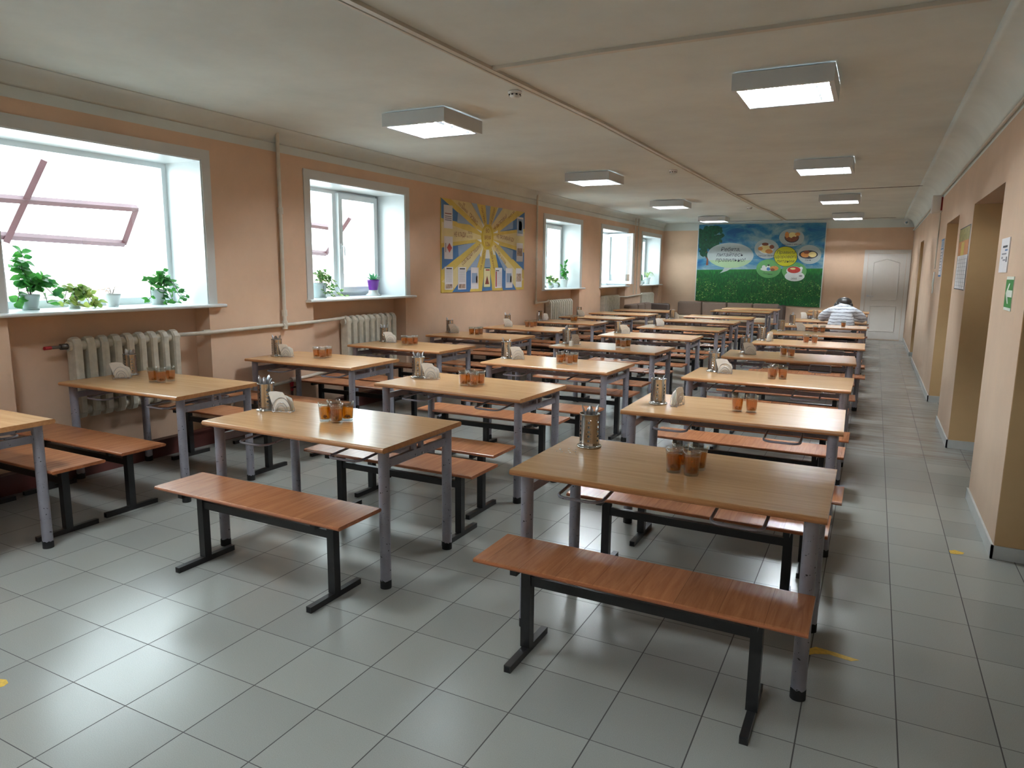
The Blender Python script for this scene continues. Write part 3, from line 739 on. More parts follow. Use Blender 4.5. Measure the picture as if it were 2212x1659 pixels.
def make_napkins():
    bb = MB(); rn = random.Random(5)
    for k in range(5):
        y = -0.014 + 0.007 * k; t = 0.0012 if k < 3 else 0.002; rot = (0.28, 0.1, -0.05, 0.12, -0.1)[k]; w_, h_ = 0.10, (0.105 if k == 0 else 0.085)
        pts = []
        for (u, v) in ((-w_ / 2, 0), (w_ / 2, 0), (w_ / 2, h_ * .55), (w_ / 2 * .75, h_ * .85), (0, h_), (-w_ / 2 * .75, h_ * (1.0 if k == 0 else .85)), (-w_ / 2, h_ * (.95 if k == 0 else .55))):
            pts.append((u * math.cos(rot) - v * math.sin(rot), 0.010 + 0.014 * abs(math.sin(rot)) * 3 * (k == 0) + u * math.sin(rot) * (1 if u > 0 else .3) + v * math.cos(rot)))
        pts = [(p[0], max(0.008, p[1])) for p in pts]; n = len(pts)
        vs = [(p[0], y - t + 0.10 * p[1] * (k - 2) * .3, p[1]) for p in pts] + [(p[0], y + t + 0.10 * p[1] * (k - 2) * .3, p[1]) for p in pts]
        bb.add(vs, [list(range(n)), list(range(n, 2 * n))[::-1]] + [(i, (i + 1) % n, n + (i + 1) % n, n + i) for i in range(n)], 'napkin_paper')
    return tag(bb.build('paper_napkins'), 'x', 'napkins', 'paper napkins in the wire racks')
def make_spoon():
    bb = MB(); bb.tube([(0, 0, 0), (0, 0, 0.06), (0, 0.001, 0.135)], [0.0032, 0.0026, 0.002], 'bar_chrome', 6)
    pr = []; n = 10
    for j in range(7):
        t = j / 6; z = 0.132 + 0.052 * t; w_ = 0.0165 * math.sin(PI * min(1, .12 + t * .88)) ** .7 + 0.001; d = 0.006 * math.sin(PI * t)
        pr.append([(-w_, 0, z), (-w_ * .5, d, z), (0, d * 1.3, z), (w_ * .5, d, z), (w_, 0, z), (w_ * .5, d - .0012, z), (0, d * 1.3 - .0012, z), (-w_ * .5, d - .0012, z)])
    vs = [p for q in pr for p in q]; m_ = 8
    bb.add(vs, [(j * m_ + i, j * m_ + (i + 1) % m_, (j + 1) * m_ + (i + 1) % m_, (j + 1) * m_ + i) for j in range(6) for i in range(m_)], 'bar_chrome', True)
    return tag(bb.build('spoon'), 'x', 'spoon', 'spoons in the cutlery holders')
g0, h0_, n0, p0_, s0 = make_glass(), make_holder(), make_rack(), make_napkins(), make_spoon(); ug = uh = un = us = False
def tname(key): return '%s %s table' % (ORD[int(key[1:]) - 1], ROW[key[0]])
def on_table(key, p, m=0.06):
    ctr, ra = TCEN[key]; R = Matrix.Rotation(ra, 3, 'Z'); q = R.inverted() @ (Vector((p.x, p.y, 0)) - ctr)
    q.x = min(max(q.x, -0.6 + m), 0.6 - m); q.y = min(max(q.y, -0.335 + m), 0.335 - m); w_ = R @ q + ctr
    return Vector((w_.x, w_.y, p.z))
GL = {'C1': [('left', 1455, 1019), ('front', 1492.7, 1026), ('right', 1508, 1014), ('rear', 1468, 1007)],
      'B1': [('left', 702.7, 909), ('front', 727.5, 913), ('right', 750.5, 907.5), ('rear', 721, 903.5)],
      'C2': [('left', 1592, 888), ('right', 1622.4, 890.5)], 'C3': [('left', 1666.6, 818), ('right', 1690, 819), ('rear', 1670, 814)],
      'C4': [('left', 1692, 769.3), ('right', 1708.7, 771.5)], 'C5': [('left', 1740.5, 741.8), ('right', 1758.9, 742.6)],
      'C6': [('left', 1760.7, 718.8), ('right', 1776.5, 719.3)], 'C7': [('single', 1821.2, 708)],
      'B2': [('left', 1001.8, 832), ('front', 1024, 834), ('right', 1037.5, 831), ('rear', 1015, 829)],
      'B3': [('left', 1209.2, 785.7), ('front', 1229.5, 787.3), ('right', 1240.5, 785), ('rear', 1220, 782.8)],
      'B4': [('left', 1335.5, 750), ('front', 1345.5, 751.7), ('right', 1355.8, 750.3)],
      'A2': [('left', 331.5, 824.5), ('front', 348.8, 826.5), ('right', 369, 822.5)], 'A3': [('left', 684.3, 772.8), ('front', 697.5, 774.2), ('right', 710, 771.8)],
      'A4': [('left', 873.5, 745), ('front', 885.2, 745.8), ('right', 896.5, 744.5)], 'A5': [('left', 1018.8, 724), ('middle', 1027.2, 724.3), ('right', 1035.6, 723.8)],
      'A6': [('left', 1138.7, 707.5), ('front', 1149, 708), ('right', 1155.5, 706.5)], 'A7': [('left', 1236.3, 695.5), ('right', 1242.8, 694.8)]}
for key, lst in GL.items():
    done = []
    for side, px, py_ in lst:
        p = on_table(key, at(px, py_, z=TH), 0.04)
        for q in done:                                     # glasses stand side by side, never into each other
            d = p - q
            if d.length < 0.0745: p = q + (d.normalized() if d.length > 1e-4 else Vector((0, 1, 0))) * 0.0745
        for q in done:
            d = p - q
            if d.length < 0.0735: p = q + d.normalized() * 0.0745
        done.append(p)
        n_ = {1: 'the only', 2: 'of two', 3: 'of three', 4: 'of four'}[len(lst)]
        lab = ('only glass of tea on the ' + tname(key)) if len(lst) == 1 else '%s glass of tea %s on the %s' % (side, n_, tname(key))
        place(g0, ug, tuple(p), random.uniform(0, 3), lab, 'glasses of tea'); ug = True
HO = {'C1': (1272.5, 966), 'C2': (1421, 873), 'C3': (1541, 803.5), 'C4': (1609.5, 763.3), 'C5': (1644, 736), 'C7': (1711, 702), 'C8': (1760, 690.6), 'C6': (1687, 715.8),
      'B1': (576.5, 887), 'B2': (903.7, 816.5), 'B3': (1093.7, 775.2), 'B4': (1223.4, 743), 'B5': (1334.5, 720), 'B6': (1420.5, 703.2), 'B7': (1451.3, 689.6),
      'A2': (283, 811), 'A3': (598.7, 770), 'A4': (830.1, 738.6), 'A5': (971.4, 718.6), 'A6': (1096.2, 704), 'A7': (1164.9, 693.2), 'A8': (1250.8, 682.5)}
NA = {'C2': (1447, 874.5, 80), 'C3': (1559.5, 805.8, 6), 'C4': (1620, 765.6, 8), 'C5': (1660.8, 737.2, 75), 'C6': (1731, 714.4, 0), 'C8': (1741, 686.3, 20),
      'B1': (607, 889.5, 18), 'B2': (926.5, 817.8, 12), 'B3': (1117, 776.3, 30), 'B4': (1242.9, 744.8, 60), 'B5': (1349.5, 720.7, 10), 'B6': (1426.5, 704.8, 10), 'B7': (1457.5, 688.8, 10),
      'A2': (264.7, 817.5, 38), 'A3': (620.4, 771.3, 10), 'A4': (844.8, 740, 20), 'A5': (980.7, 719.5, 15), 'A6': (1098.5, 706, 20), 'A7': (1175, 692.5, 70), 'A8': (1255.6, 683.3, 15)}
NSP = {'C1': 3, 'C2': 2, 'C3': 3, 'C4': 3, 'B1': 4, 'B2': 3, 'B3': 2, 'A2': 3, 'A3': 3, 'A4': 3, 'A5': 2, 'A6': 2, 'C5': 2, 'C7': 1, 'B4': 1}
HPOS = {}
for key, (px, py_) in HO.items():
    p = on_table(key, at(px, py_, z=TH - 0.003)); HPOS[key] = p
    place(h0_, uh, tuple(p), random.uniform(0, 6), 'round perforated steel cutlery holder on the ' + tname(key), 'steel cutlery holders'); uh = True
    ns = NSP.get(key, 0); rt = Vector((float(CR[0]), float(CR[1]), 0)).normalized(); fw = Vector((-rt.y, rt.x, 0))
    for j in range(ns):
        lat = 0.0 if ns == 1 else (-0.024 + 0.048 * j / (ns - 1)); back = random.uniform(-0.012, 0.02)
        top = rt * lat * 1.25 + fw * back; bot = rt * lat * -0.35 - fw * back * .5; d = Vector((top.x - bot.x, top.y - bot.y, 0.14))
        o = s0 if not us else s0.copy()
        if us: COL.objects.link(o)
        us = True
        ln = 0.93 if j % 2 else 1.0
        o.location = p + bot + Vector((0, 0, 0.026)); o.scale = (ln, ln, ln)
        o.rotation_mode = 'QUATERNION'; o.rotation_quaternion = d.to_track_quat('Z', 'Y')
        o['label'] = ('single spoon' if ns == 1 else '%s of %s spoons' % ((('left', 'right'), ('left', 'middle', 'right'), ('leftmost', 'second', 'third', 'rightmost'))[ns - 2][j], ('two', 'three', 'four')[ns - 2])) + ' in the cutlery holder on the ' + tname(key)
for key, (px, py_, rz) in NA.items():
    p = on_table(key, at(px, py_, z=TH)); hp = HPOS[key] + Vector((0, 0, .003)); d = p - hp
    if d.length < 0.122: p = hp + d.normalized() * 0.122
    place(n0, un, tuple(p), math.radians(rz), 'arched wire napkin rack on the ' + tname(key), 'wire napkin racks')
    place(p0_, un, tuple(p), math.radians(rz), 'white paper napkins held in the wire rack on the ' + tname(key), 'paper napkins in the wire racks'); un = True
bb = MB(); bb.rbox(-0.018, 0.018, -0.018, 0.018, 0, 0.055, 0.004, 'salt_white')
tag(bb.build('salt_box', None, tuple(at(1233.5, 747.5, z=TH))), 'small white box beside the cutlery holder on the fourth middle row table', 'box')
rn = random.Random(9)
bb = MB()
for k in range(16):
    x, y = rn.uniform(-0.06, 0.05), rn.uniform(-0.05, 0.05); s_ = rn.uniform(0.0015, 0.004); bb.box(x - s_, x + s_, y - s_ * .6, y + s_ * .6, 0, s_ * .7, 'napkin_paper', rn.random() * 3)
cr = bb.build('bread_crumbs', None, tuple(at(1236, 974, z=TH))); tag(cr, 'scattered bread crumbs near the left end of the nearest aisle row table', 'crumbs'); cr['kind'] = 'stuff'

# ------------------------------------------------------------------ sofas at the far end
def sofa(loc, rz, n, cw, label, hb=0.77):
    r = thing('sofa', label, 'sofa', loc, rz)
    Lx = n * cw
    MB().box(0, Lx, 0.0, 0.62, 0.04, 0.26, 'sofa_dark').build('base', r)
    for k in range(n):
        MB().rbox(k * cw + .005, (k + 1) * cw - .005, 0.0, 0.46, 0.262, 0.42, 0.03, 'sofa_beige').build('seat_cushion', r)
        MB().rbox(k * cw + .005, (k + 1) * cw - .005, 0.44, 0.62, 0.40, hb, 0.045, 'sofa_fabric').build('back_cushion', r)
    MB().rbox(Lx, Lx + 0.14, 0.02, 0.62, 0.04, hb - 0.02, 0.05, 'sofa_dark').build('armrest', r)
    for x in (0.08, Lx - .08):
        for y in (0.06, 0.56): MB().tube([(x, y, 0), (x, y, 0.04)], 0.02, 'sofa_dark', 8).build('foot', r)
    return r
sofa((-2.06, FY - 0.66, 0), 0, 4, 0.63, 'long brown sofa with four back cushions against the far wall below the mural')
sofa((LX + 0.72, 13.72, 0), PI / 2, 3, 0.55, 'brown sofa against the left wall below the farthest window', 0.79)

# ------------------------------------------------------------------ plants on the sills
def leaf(bb, p, d, ln, w_, mat, up=(0, 0, 1), droop=0.3, n=4):
    d = Vector(d).normalized(); u = Vector(up); s_ = d.cross(u)
    if s_.length < .05: s_ = d.cross(Vector((1, 0, 0)))
    s_.normalize(); u = s_.cross(d).normalized(); vs = []
    for j in range(n + 1):
        t = j / n; c = Vector(p) + d * (ln * t) - u * (droop * ln * t * t); ww = w_ * math.sin(PI * min(1, 0.06 + 0.94 * t) ** .8) + 0.0006
        vs += [c - s_ * ww / 2 + u * ww * .12, c, c + s_ * ww / 2 + u * ww * .12]
    bb.add(vs, [(j * 3 + i, j * 3 + i + 1, j * 3 + i + 4, j * 3 + i + 3) for j in range(n) for i in (0, 1)], mat, True)
def pot(r, h, rt, rb, mat, ribs=0, saucer=True):
    bb = MB(); md = (lambda i, n, z: 1 + (0.03 if (i % 2 and 0.02 < z < h - 0.02) else 0)) if ribs else None
    bb.lathe([(0.0, 0.004), (rb, 0.004), (rb * 1.02, 0.012), (rt * .94, h - 0.022), (rt, h - 0.02), (rt * 1.06, h), (rt * .98, h), (rt * .9, h - 0.02), (0, h - 0.024)], mat, 28, mod=md); bb.build('pot', r)
    bb = MB(); bb.disc((0, 0, h - 0.0235), rt * .92, 'soil', 20); bb.build('soil', r)
    if saucer:
        bb = MB(); bb.lathe([(0.0, 0.0), (rb * 1.15, 0), (rb * 1.3, 0.012), (rb * 1.24, 0.012), (rb * 1.12, 0.003), (0, 0.003)], mat, 24); bb.build('saucer', r)
def vine_plant(name, label, loc, h, rt, rb, stems, mat, seed, lw, pmat='pot_white', cat='potted plant', spread=1.0, ll=1.5):
    r = thing(name, label, cat, loc); pot(r, h, rt, rb, pmat, 1); rn = random.Random(seed)
    st, lf = MB(), MB()
    for (dx, dy, hh, mode) in stems:
        p = Vector((0, 0, h - 0.02)); pts = [p.copy()]; n = 9; tgt = Vector((dx, dy, hh - h))
        for k in range(1, n + 1):
            t = k / n
            arch = (0.35 * t * (1 - t) * 4 * 0.12) if mode == 'up' else (0.12 * math.sin(PI * min(1, t * 1.2)))
            q = p + tgt * t + Vector((rn.uniform(-.012, .012), rn.uniform(-.012, .012), arch + rn.uniform(-.006, .006)))
            q.x = min(max(q.x + loc[0], -2.955), -2.45) - loc[0]
            if q.x + loc[0] > -2.955: q.z = max(q.z, 0.012)
            pts.append(q)
        st.tube(pts, 0.0022, 'stem_brown', 5)
        for k in range(2, n + 1):
            for s_ in (0, 1):
                if rn.random() < .15: continue
                a = rn.uniform(0, 6.28); d = Vector((0.35 * math.cos(a), math.sin(a), rn.uniform(-.25, .6))) * spread
                l_ = lw * ll * rn.uniform(.7, 1.1); tip = pts[k] + d.normalized() * l_
                if tip.x + loc[0] < -2.95: d.x = abs(d.x) + .3
                if tip.z < 0.012: d.z = abs(d.z)
                leaf(lf, pts[k], d, l_, lw * rn.uniform(.8, 1.1), mat, up=(rn.uniform(.2, 1), rn.uniform(-.5, .5), rn.uniform(.3, 1)), droop=rn.uniform(0, .3))
    st.build('stems', r); lf.build('leaves', r); return r
SX = -2.80
def ypx(px, x=SX): return at(px, 600, x=x).y
vine_plant('hoya_plant', 'tall round-leaved potted plant in white pot at the left end of the big window sill', (SX, ypx(60), SILL), 0.11, 0.062, 0.045,
           [(0, -0.09, 0.34, 'up'), (0.02, -0.04, 0.42, 'up'), (0.03, -0.06, 0.36, 'up'), (0.05, 0.06, 0.22, 'up'), (0.08, 0.10, 0.06, 'trail'), (0.04, -0.12, 0.04, 'trail'), (0.08, 0.14, 0.12, 'trail'), (0.03, 0.17, 0.2, 'up'), (0.02, 0.22, 0.16, 'trail')], 'hoya_leaf', 11, 0.058, pmat='pot_grey', ll=1.25)
vine_plant('trailing_plant', 'low variegated trailing plant spreading on the big window sill', (SX + .02, ypx(152), SILL), 0.05, 0.04, 0.032,
           [(0.04, 0.1, 0.05, 'trail'), (0.05, 0.14, 0.02, 'trail'), (0.0, -0.10, 0.05, 'trail'), (0.03, 0.17, 0.06, 'trail'), (0.06, -.02, 0.05, 'trail'), (-0.02, 0.1, 0.1, 'up')], 'variegated_leaf', 5, 0.046, ll=1.3)
r = thing('withered_plant', 'small fluted white pot with withered brown plant on the big window sill', 'potted plant', (SX, ypx(239), SILL)); pot(r, 0.10, 0.06, 0.042, 'pot_white', 1, False)
sb, lb = MB(), MB()
for dx, dy, z_, lnn in ((0, 0.05, 0.15, .06), (0.01, 0.02, 0.13, .04), (0.02, -0.04, 0.14, .045), (0, -0.075, 0.13, .05), (0.01, -0.03, 0.12, .035)):
    sb.tube([(0, 0, 0.08), (dx * .6, dy * .6, z_ + .005), (dx, dy, z_)], 0.002, 'stem_brown', 5); leaf(lb, (dx, dy, z_), (0.3, 1 if dy > 0 else -1, .3), lnn, .026, 'dry_leaf', droop=.4)
sb.build('stems', r); lb.build('leaves', r)
vine_plant('hoya_plant', 'sprawling round-leaved potted plant in grey pot at the right end of the big window sill', (SX, ypx(338), SILL), 0.125, 0.058, 0.045,
           [(0, -0.10, 0.22, 'up'), (0.02, 0.06, 0.30, 'up'), (0.02, 0.03, 0.26, 'up'), (0.04, -0.12, 0.05, 'trail'), (0.06, 0.12, 0.04, 'trail'), (0.05, 0.22, 0.08, 'trail'), (0.07, 0.17, 0.12, 'trail'), (0.08, 0.02, 0.02, 'trail'), (0.08, 0.07, 0.03, 'trail'), (0.04, 0.24, 0.05, 'trail')], 'hoya_leaf', 23, 0.040, pmat='pot_grey', ll=1.3)
vine_plant('ivy_plant', 'bushy green and cream ivy in pale pot on the second window sill', (SX, ypx(690), SILL), 0.16, 0.075, 0.06,
           [(0, -0.05, 0.27, 'up'), (0.02, 0.03, 0.28, 'up'), (0.03, 0.1, 0.24, 'trail'), (0.08, 0.1, 0.10, 'trail'), (0.1, 0.13, 0.03, 'trail'), (0.11, 0.06, 0.03, 'trail'), (0.1, -0.02, 0.05, 'trail'), (0.07, 0.16, 0.14, 'trail'), (0.12, 0.30, 0.03, 'trail'), (0.05, -0.06, 0.2, 'trail'), (0.09, 0.2, 0.05, 'trail')], 'ivy_leaf', 31, 0.032, pmat='pot_grey', ll=1.4)
r = thing('succulent_plant', 'spiky green plant in a purple pot on the second window sill', 'potted plant', (SX, ypx(806), SILL + 0.062))
pot(r, 0.125, 0.072, 0.052, 'pot_purple', 1, False); lb = MB(); rn = random.Random(2)
for k in range(16):
    a = k * 2.4; el = 0.35 + 0.9 * (k / 16); leaf(lb, (0.01 * math.cos(a), 0.01 * math.sin(a), 0.10), (math.cos(a) * math.cos(el), math.sin(a) * math.cos(el), math.sin(el) + .25), 0.10 + 0.03 * rn.random(), 0.032, 'agave_leaf', droop=.2)
lb.build('leaves', r)
bb = MB(); bb.lathe([(0.0, 0.0), (0.092, 0.0), (0.09, 0.008), (0.06, 0.03), (0.053, 0.062), (0.0, 0.062)], 'pot_white', 28)
tag(bb.build('pot_stand', None, (SX, ypx(806), SILL)), 'upturned white bowl under the purple pot on the second window sill', 'pot stand')
vine_plant('ivy_plant', 'small leafy plant in short white pot on the third window sill', (-2.72, ypx(1187, -2.72), SILL), 0.09, 0.07, 0.045, [(0, -0.08, 0.2, 'up'), (0, 0.08, 0.22, 'up'), (0.05, 0.05, 0.14, 'trail'), (0.06, -0.1, 0.09, 'trail'), (0.03, 0.1, 0.17, 'up')], 'ivy_leaf', 3, 0.04)
vine_plant('ivy_plant', 'small climbing plant in white pot between the other two on the third sill', (-2.84, ypx(1201, -2.84), SILL), 0.08, 0.05, 0.035, [(0, 0.05, 0.16, 'up'), (0.02, -0.06, 0.14, 'up'), (0.05, 0.03, 0.08, 'trail')], 'variegated_leaf', 4, 0.04)
vine_plant('herb_plant', 'tall leafy plant in fluted white pot, rightmost on the third window sill', (-2.80, ypx(1217.5, -2.80), SILL), 0.16, 0.085, 0.06, [(0, -0.12, 0.42, 'up'), (0.02, 0.03, 0.5, 'up'), (0, 0.08, 0.48, 'up'), (0.05, -0.08, 0.33, 'up'), (0.05, 0.06, 0.3, 'up'), (0.07, -0.1, 0.2, 'trail'), (0.06, 0.09, 0.18, 'trail')], 'hoya_leaf', 6, 0.045)
r = thing('spider_plant', 'spider plant with arching leaves in white pot on the farthest window sill', 'potted plant', (-2.78, ypx(1398, -2.78), SILL)); pot(r, 0.17, 0.085, 0.06, 'pot_white', 0)
lb = MB(); rn = random.Random(8)
for k in range(26):
    a = rn.uniform(0, 6.28); L_ = rn.uniform(.25, .5); c_, s_ = math.cos(a) * .35, math.sin(a); vs = []
    for j in range(7):
        t = j / 6; q = Vector((max(-.16, min(.2, c_ * L_ * t)), s_ * L_ * t, 0.15 + L_ * (1.25 * t - 1.15 * t * t))); ww = 0.012 * (1 - t * .9)
        q.z = max(q.z, 0.01); q.y = min(max(q.y, 15.34 - r.location.y), 16.86 - r.location.y); vs += [q + Vector((ww * s_, -ww * c_, 0)), q - Vector((ww * s_, -ww * c_, 0))]
    lb.add(vs, [(2 * j, 2 * j + 1, 2 * j + 3, 2 * j + 2) for j in range(6)], 'spider_leaf', True)
lb.build('leaves', r)
r = thing('cactus_plant', 'small dark cactus in white pot beside the spider plant', 'potted plant', (-2.66, ypx(1385.5, -2.66), SILL)); pot(r, 0.10, 0.05, 0.04, 'pot_white', 0)
MB().lathe([(0.0, 0.07), (0.028, 0.08), (0.034, 0.14), (0.03, 0.21), (0.012, 0.25), (0, 0.255)], 'agave_leaf', 12, mod=lambda i, n, z: 1 - .12 * (i % 2)).build('cactus_stem', r)

# ------------------------------------------------------------------ sun poster on the left wall
plain('poster_blue', (66, 116, 172), 0.5, var=0.06); plain('poster_paleblue', (146, 168, 196), 0.5, var=0.06)
plain('poster_white', (228, 228, 224), 0.5, var=0.03); plain('poster_yellow', (214, 188, 92), 0.5, var=0.08)
plain('poster_paleyellow', (222, 206, 150), 0.5, var=0.05); plain('poster_gold', (206, 176, 50), 0.5, var=0.05)
plain('ink_brown', (132, 62, 50), 0.6); plain('ink_dark', (38, 38, 52), 0.6); plain('card_white', (224, 222, 226), 0.5, var=0.03)
plain('ink_grey', (128, 128, 138), 0.6); plain('card_cream', (226, 220, 180), 0.5); plain('ink_green', (74, 126, 92), 0.6); plain('ink_red', (178, 74, 66), 0.6)
plain('picture_mix', (172, 150, 134), 0.6, var=0.5, scale=30)
r = thing('sun_poster', 'large blue and yellow sun poster with table rules on the left wall', 'poster', (LX + .002, 7.66, 1.82))
r0 = Vector((LX, 7.66, 1.82))
def S3(X, Y, lay=0.0):
    p = at(920 + X * 0.15674, 400 + Y * 0.15674, x=LX + 0.012 + lay); return p - r0
bb = MB(); P1, P2 = S3(200, 165), S3(1355, 375); P3, P4 = S3(1352, 1440), S3(218, 1478)
zt, zb = (P1.z + P2.z) / 2, (P3.z + P4.z) / 2; ya, yb = (P1.y + P4.y) / 2, (P2.y + P3.y) / 2
bb.box(0.0, 0.011, ya, yb, zb, zt, 'poster_yellow'); bb.build('board', r)
def flat(pts, mat, lay, bb_): 
    q = [S3(x, y, 0) for x, y in pts]; q = [Vector((0.0115 + lay, min(max(v.y, ya), yb), min(max(v.z, zb), zt))) for v in q]; bb_.poly([tuple(v) for v in q], mat)
rays = MB()
CX, CYY = 845, 722
for pts in ([(345, 195), (610, 235), (815, 560), (775, 600)], [(985, 310), (1250, 352), (920, 600), (900, 560)], [(215, 500), (210, 800), (770, 740), (770, 700)], [(1362, 640), (1360, 880), (930, 745), (930, 700)], [(215, 1330), (500, 1470), (790, 850), (760, 800)], [(1352, 1300), (1180, 1440), (905, 860), (935, 820)]): flat(pts, 'poster_paleyellow', .0002, rays)
for pts in ([(200, 165), (210, 452), (600, 545), (690, 600)], [(218, 860), (218, 1165), (690, 790)], [(360, 1476), (603, 1468), (770, 900)], [(770, 1462), (912, 1450), (868, 960), (830, 960)], [(1060, 1445), (1242, 1441), (950, 900)], [(1352, 930), (1352, 1172), (1010, 830)], [(1362, 370), (1362, 603), (1010, 640)]): flat(pts, 'poster_blue', .0004, rays)
for pts in ([(440, 370), (430, 520), (600, 545), (690, 600)], [(440, 835), (450, 985), (690, 790)], [(560, 1180), (690, 1160), (770, 900)], [(800, 1130), (895, 1130), (868, 960), (830, 960)], [(1150, 1180), (1080, 1180), (950, 900)], [(1200, 900), (1190, 1030), (1010, 830)], [(1200, 490), (1200, 600), (1010, 640)], [(620, 235), (700, 250), (800, 560)], [(820, 275), (890, 280), (868, 540), (840, 540)], [(1000, 310), (1060, 320), (900, 560)]): flat(pts, 'poster_paleblue', .0006, rays)
for pts in ([(690, 600), (780, 640), (770, 670)], [(700, 750), (780, 745), (760, 790)], [(790, 850), (760, 1000), (740, 950)], [(830, 890), (870, 890), (885, 1010), (815, 1010)], [(905, 850), (960, 960), (930, 960)], [(920, 760), (1010, 800), (1000, 830)], [(925, 660), (990, 620), (990, 660)], [(760, 500), (790, 590), (800, 560)]): flat(pts, 'poster_white', .0008, rays)
rays.build('sun_rays', r)
bb = MB(); n = 40; flat([(CX + 85 * math.cos(2 * PI * i / n), 712 + 172 * math.sin(2 * PI * i / n)) for i in range(n)], 'poster_gold', .0010, bb); flat([(CX + 62 * math.cos(2 * PI * i / n), 712 + 140 * math.sin(2 * PI * i / n)) for i in range(n)], 'poster_yellow', .0012, bb); bb.build('sun_disc', r)
def wt(s_, X0, Y0, X1, Y1, hh, lay=.0018, mat='ink_brown', nm='lettering'):
    a, b_ = S3(X0, Y0), S3(X1, Y1); ey = b_.y - a.y; ez = b_.z - a.z; ang = math.atan2(ez, ey); mid_ = (a + b_) / 2; W_ = math.hypot(ey, ez)
    base = Matrix(((0, 0, 1, 0.0115 + lay), (1, 0, 0, mid_.y), (0, 1, 0, mid_.z), (0, 0, 0, 1)))   # text x -> +y, text y -> +z
    t = text_mesh(nm, s_, hh, mat, r, Matrix.Identity(4), bold=0.002)
    me = t.data; xs = [v.co.x for v in me.vertices]; k = W_ / max(1e-6, (max(xs) - min(xs)))
    me.transform(base @ Matrix.Rotation(ang, 4, 'Z') @ Matrix.Diagonal((k, 1, 1, 1)) @ Matrix.Translation((-(max(xs) + min(xs)) / 2, 0, 0)))
wt('ВО', 826, 632, 872, 634, 0.075); wt('ВРЕМЯ', 806, 725, 892, 730, 0.075); wt('ЕДЫ', 818, 815, 880, 820, 0.075)
wt('НЕ КЛАДИ', 388, 680, 548, 690, 0.085); wt('ЛОКТИ', 575, 655, 632, 660, 0.045); wt('НА СТОЛ', 562, 712, 638, 718, 0.045)
wt('ГРОМКО', 600, 410, 705, 540, 0.09); wt('РАЗГОВАРИВАЙ', 448, 250, 570, 380, 0.055); wt('НЕ', 510, 255, 535, 285, 0.06)
wt('СИДИ ПРЯМО', 765, 290, 808, 520, 0.06); wt('НЕ СПЕШИ', 895, 530, 945, 325, 0.06)
wt('НЕ ВЫТЯГИВАЙ', 935, 610, 1110, 430, 0.075); wt('НОГИ', 1140, 450, 1215, 370, 0.05)
wt('НЕ ПРОЛИВАЙ ЕДУ', 972, 705, 1212, 760, 0.075); wt('СОБЛЮДАЙ ТИШИНУ', 498, 1090, 750, 830, 0.075)
wt('ЕШЬ АККУРАТНО', 750, 1165, 812, 900, 0.06); wt('МОЙ РУКИ', 895, 920, 935, 1150, 0.06); wt('НЕ КРУТИСЬ', 945, 840, 1025, 980, 0.065); wt('ЗА СТОЛОМ', 1035, 990, 1095, 1080, 0.06)
cards = [((243, 265), (365, 602), 'a'), ((250, 700), (368, 1020), 'b'), ((256, 1125), (372, 1438), 'c'), ((440, 1128), (552, 1435), 'c'), ((618, 1132), (722, 1428), 'd'), ((793, 1140), (887, 1405), 'e'), ((952, 1138), (1045, 1415), 'f'), ((1098, 1142), (1190, 1412), 'd'), ((1238, 1145), (1318, 1405), 'g'), ((1248, 795), (1332, 1055), 'g'), ((1256, 435), (1338, 705), 'h')]
for (xa, yy0), (xb, yy1), kd in cards:
    a, b_ = S3(xa, yy0), S3(xb, yy1); y0, y1, z1, z0 = a.y, b_.y, a.z, b_.z
    X = 0.0125
    bb = MB(); bb.box(X, X + .0012, y0, y1, z0, z1, 'card_cream' if kd == 'e' else 'card_white'); W_, H_ = y1 - y0, z1 - z0
    ln = lambda u0, u1, v0, v1, m_: bb.box(X + .0012, X + .0018, y0 + u0 * W_, y0 + u1 * W_, z0 + v0 * H_, z0 + v1 * H_, m_)
    if kd == 'a':
        for v in (.62, .50, .42, .34): ln(.12, .88, v, v + .035, 'ink_brown' if v > .55 else 'ink_grey')
    if kd == 'b':
        cy_, cz_ = y0 + .6 * W_, z0 + .5 * H_; bb.poly([(X + .0018, cy_, cz_ + .22 * H_), (X + .0018, cy_ + .3 * W_, cz_), (X + .0018, cy_, cz_ - .22 * H_), (X + .0018, cy_ - .3 * W_, cz_)], 'ink_red'); ln(.12, .2, .3, .7, 'ink_grey')
    if kd in 'c':
        ln(.2, .85, .90, .95, 'ink_dark'); [ln(.12, .88, .86 - .04 * k, .868 - .04 * k, 'ink_grey') for k in range(14)]; ln(.1, .9, .05, .24, 'picture_mix')
    if kd == 'd': ln(.12, .8, .28, .74, 'poster_paleblue'); ln(.65, .9, .28, .6, 'picture_mix'); ln(.1, .9, .24, .25, 'ink_grey')
    if kd == 'e':
        for q in ((0, 1, .98, 1), (0, 1, 0, .02), (0, .04, 0, 1), (.96, 1, 0, 1)): ln(*q, 'ink_green')
        bb.poly([(X + .0018, y0 + .2 * W_, z0 + .16 * H_), (X + .0018, y0 + .8 * W_, z0 + .16 * H_), (X + .0018, y0 + .5 * W_, z0 + .6 * H_)], 'ink_brown'); ln(.3, .85, .86, .93, 'ink_red')
    if kd == 'f': ln(.08, .24, .06, .82, 'ink_red'); ln(.08, .55, .84, .88, 'ink_dark'); [ln(.3, .9, .78 - .06 * k, .79 - .06 * k, 'ink_grey') for k in range(12)]
    if kd == 'g': ln(.1, .9, .3, .72, 'picture_mix')
    if kd == 'h': ln(.08, .92, .12, .9, 'poster_paleblue'); ln(.25, .75, .3, .75, 'card_white'); ln(.3, .7, .62, .78, 'ink_green')
    bb.build('printed_card', r)

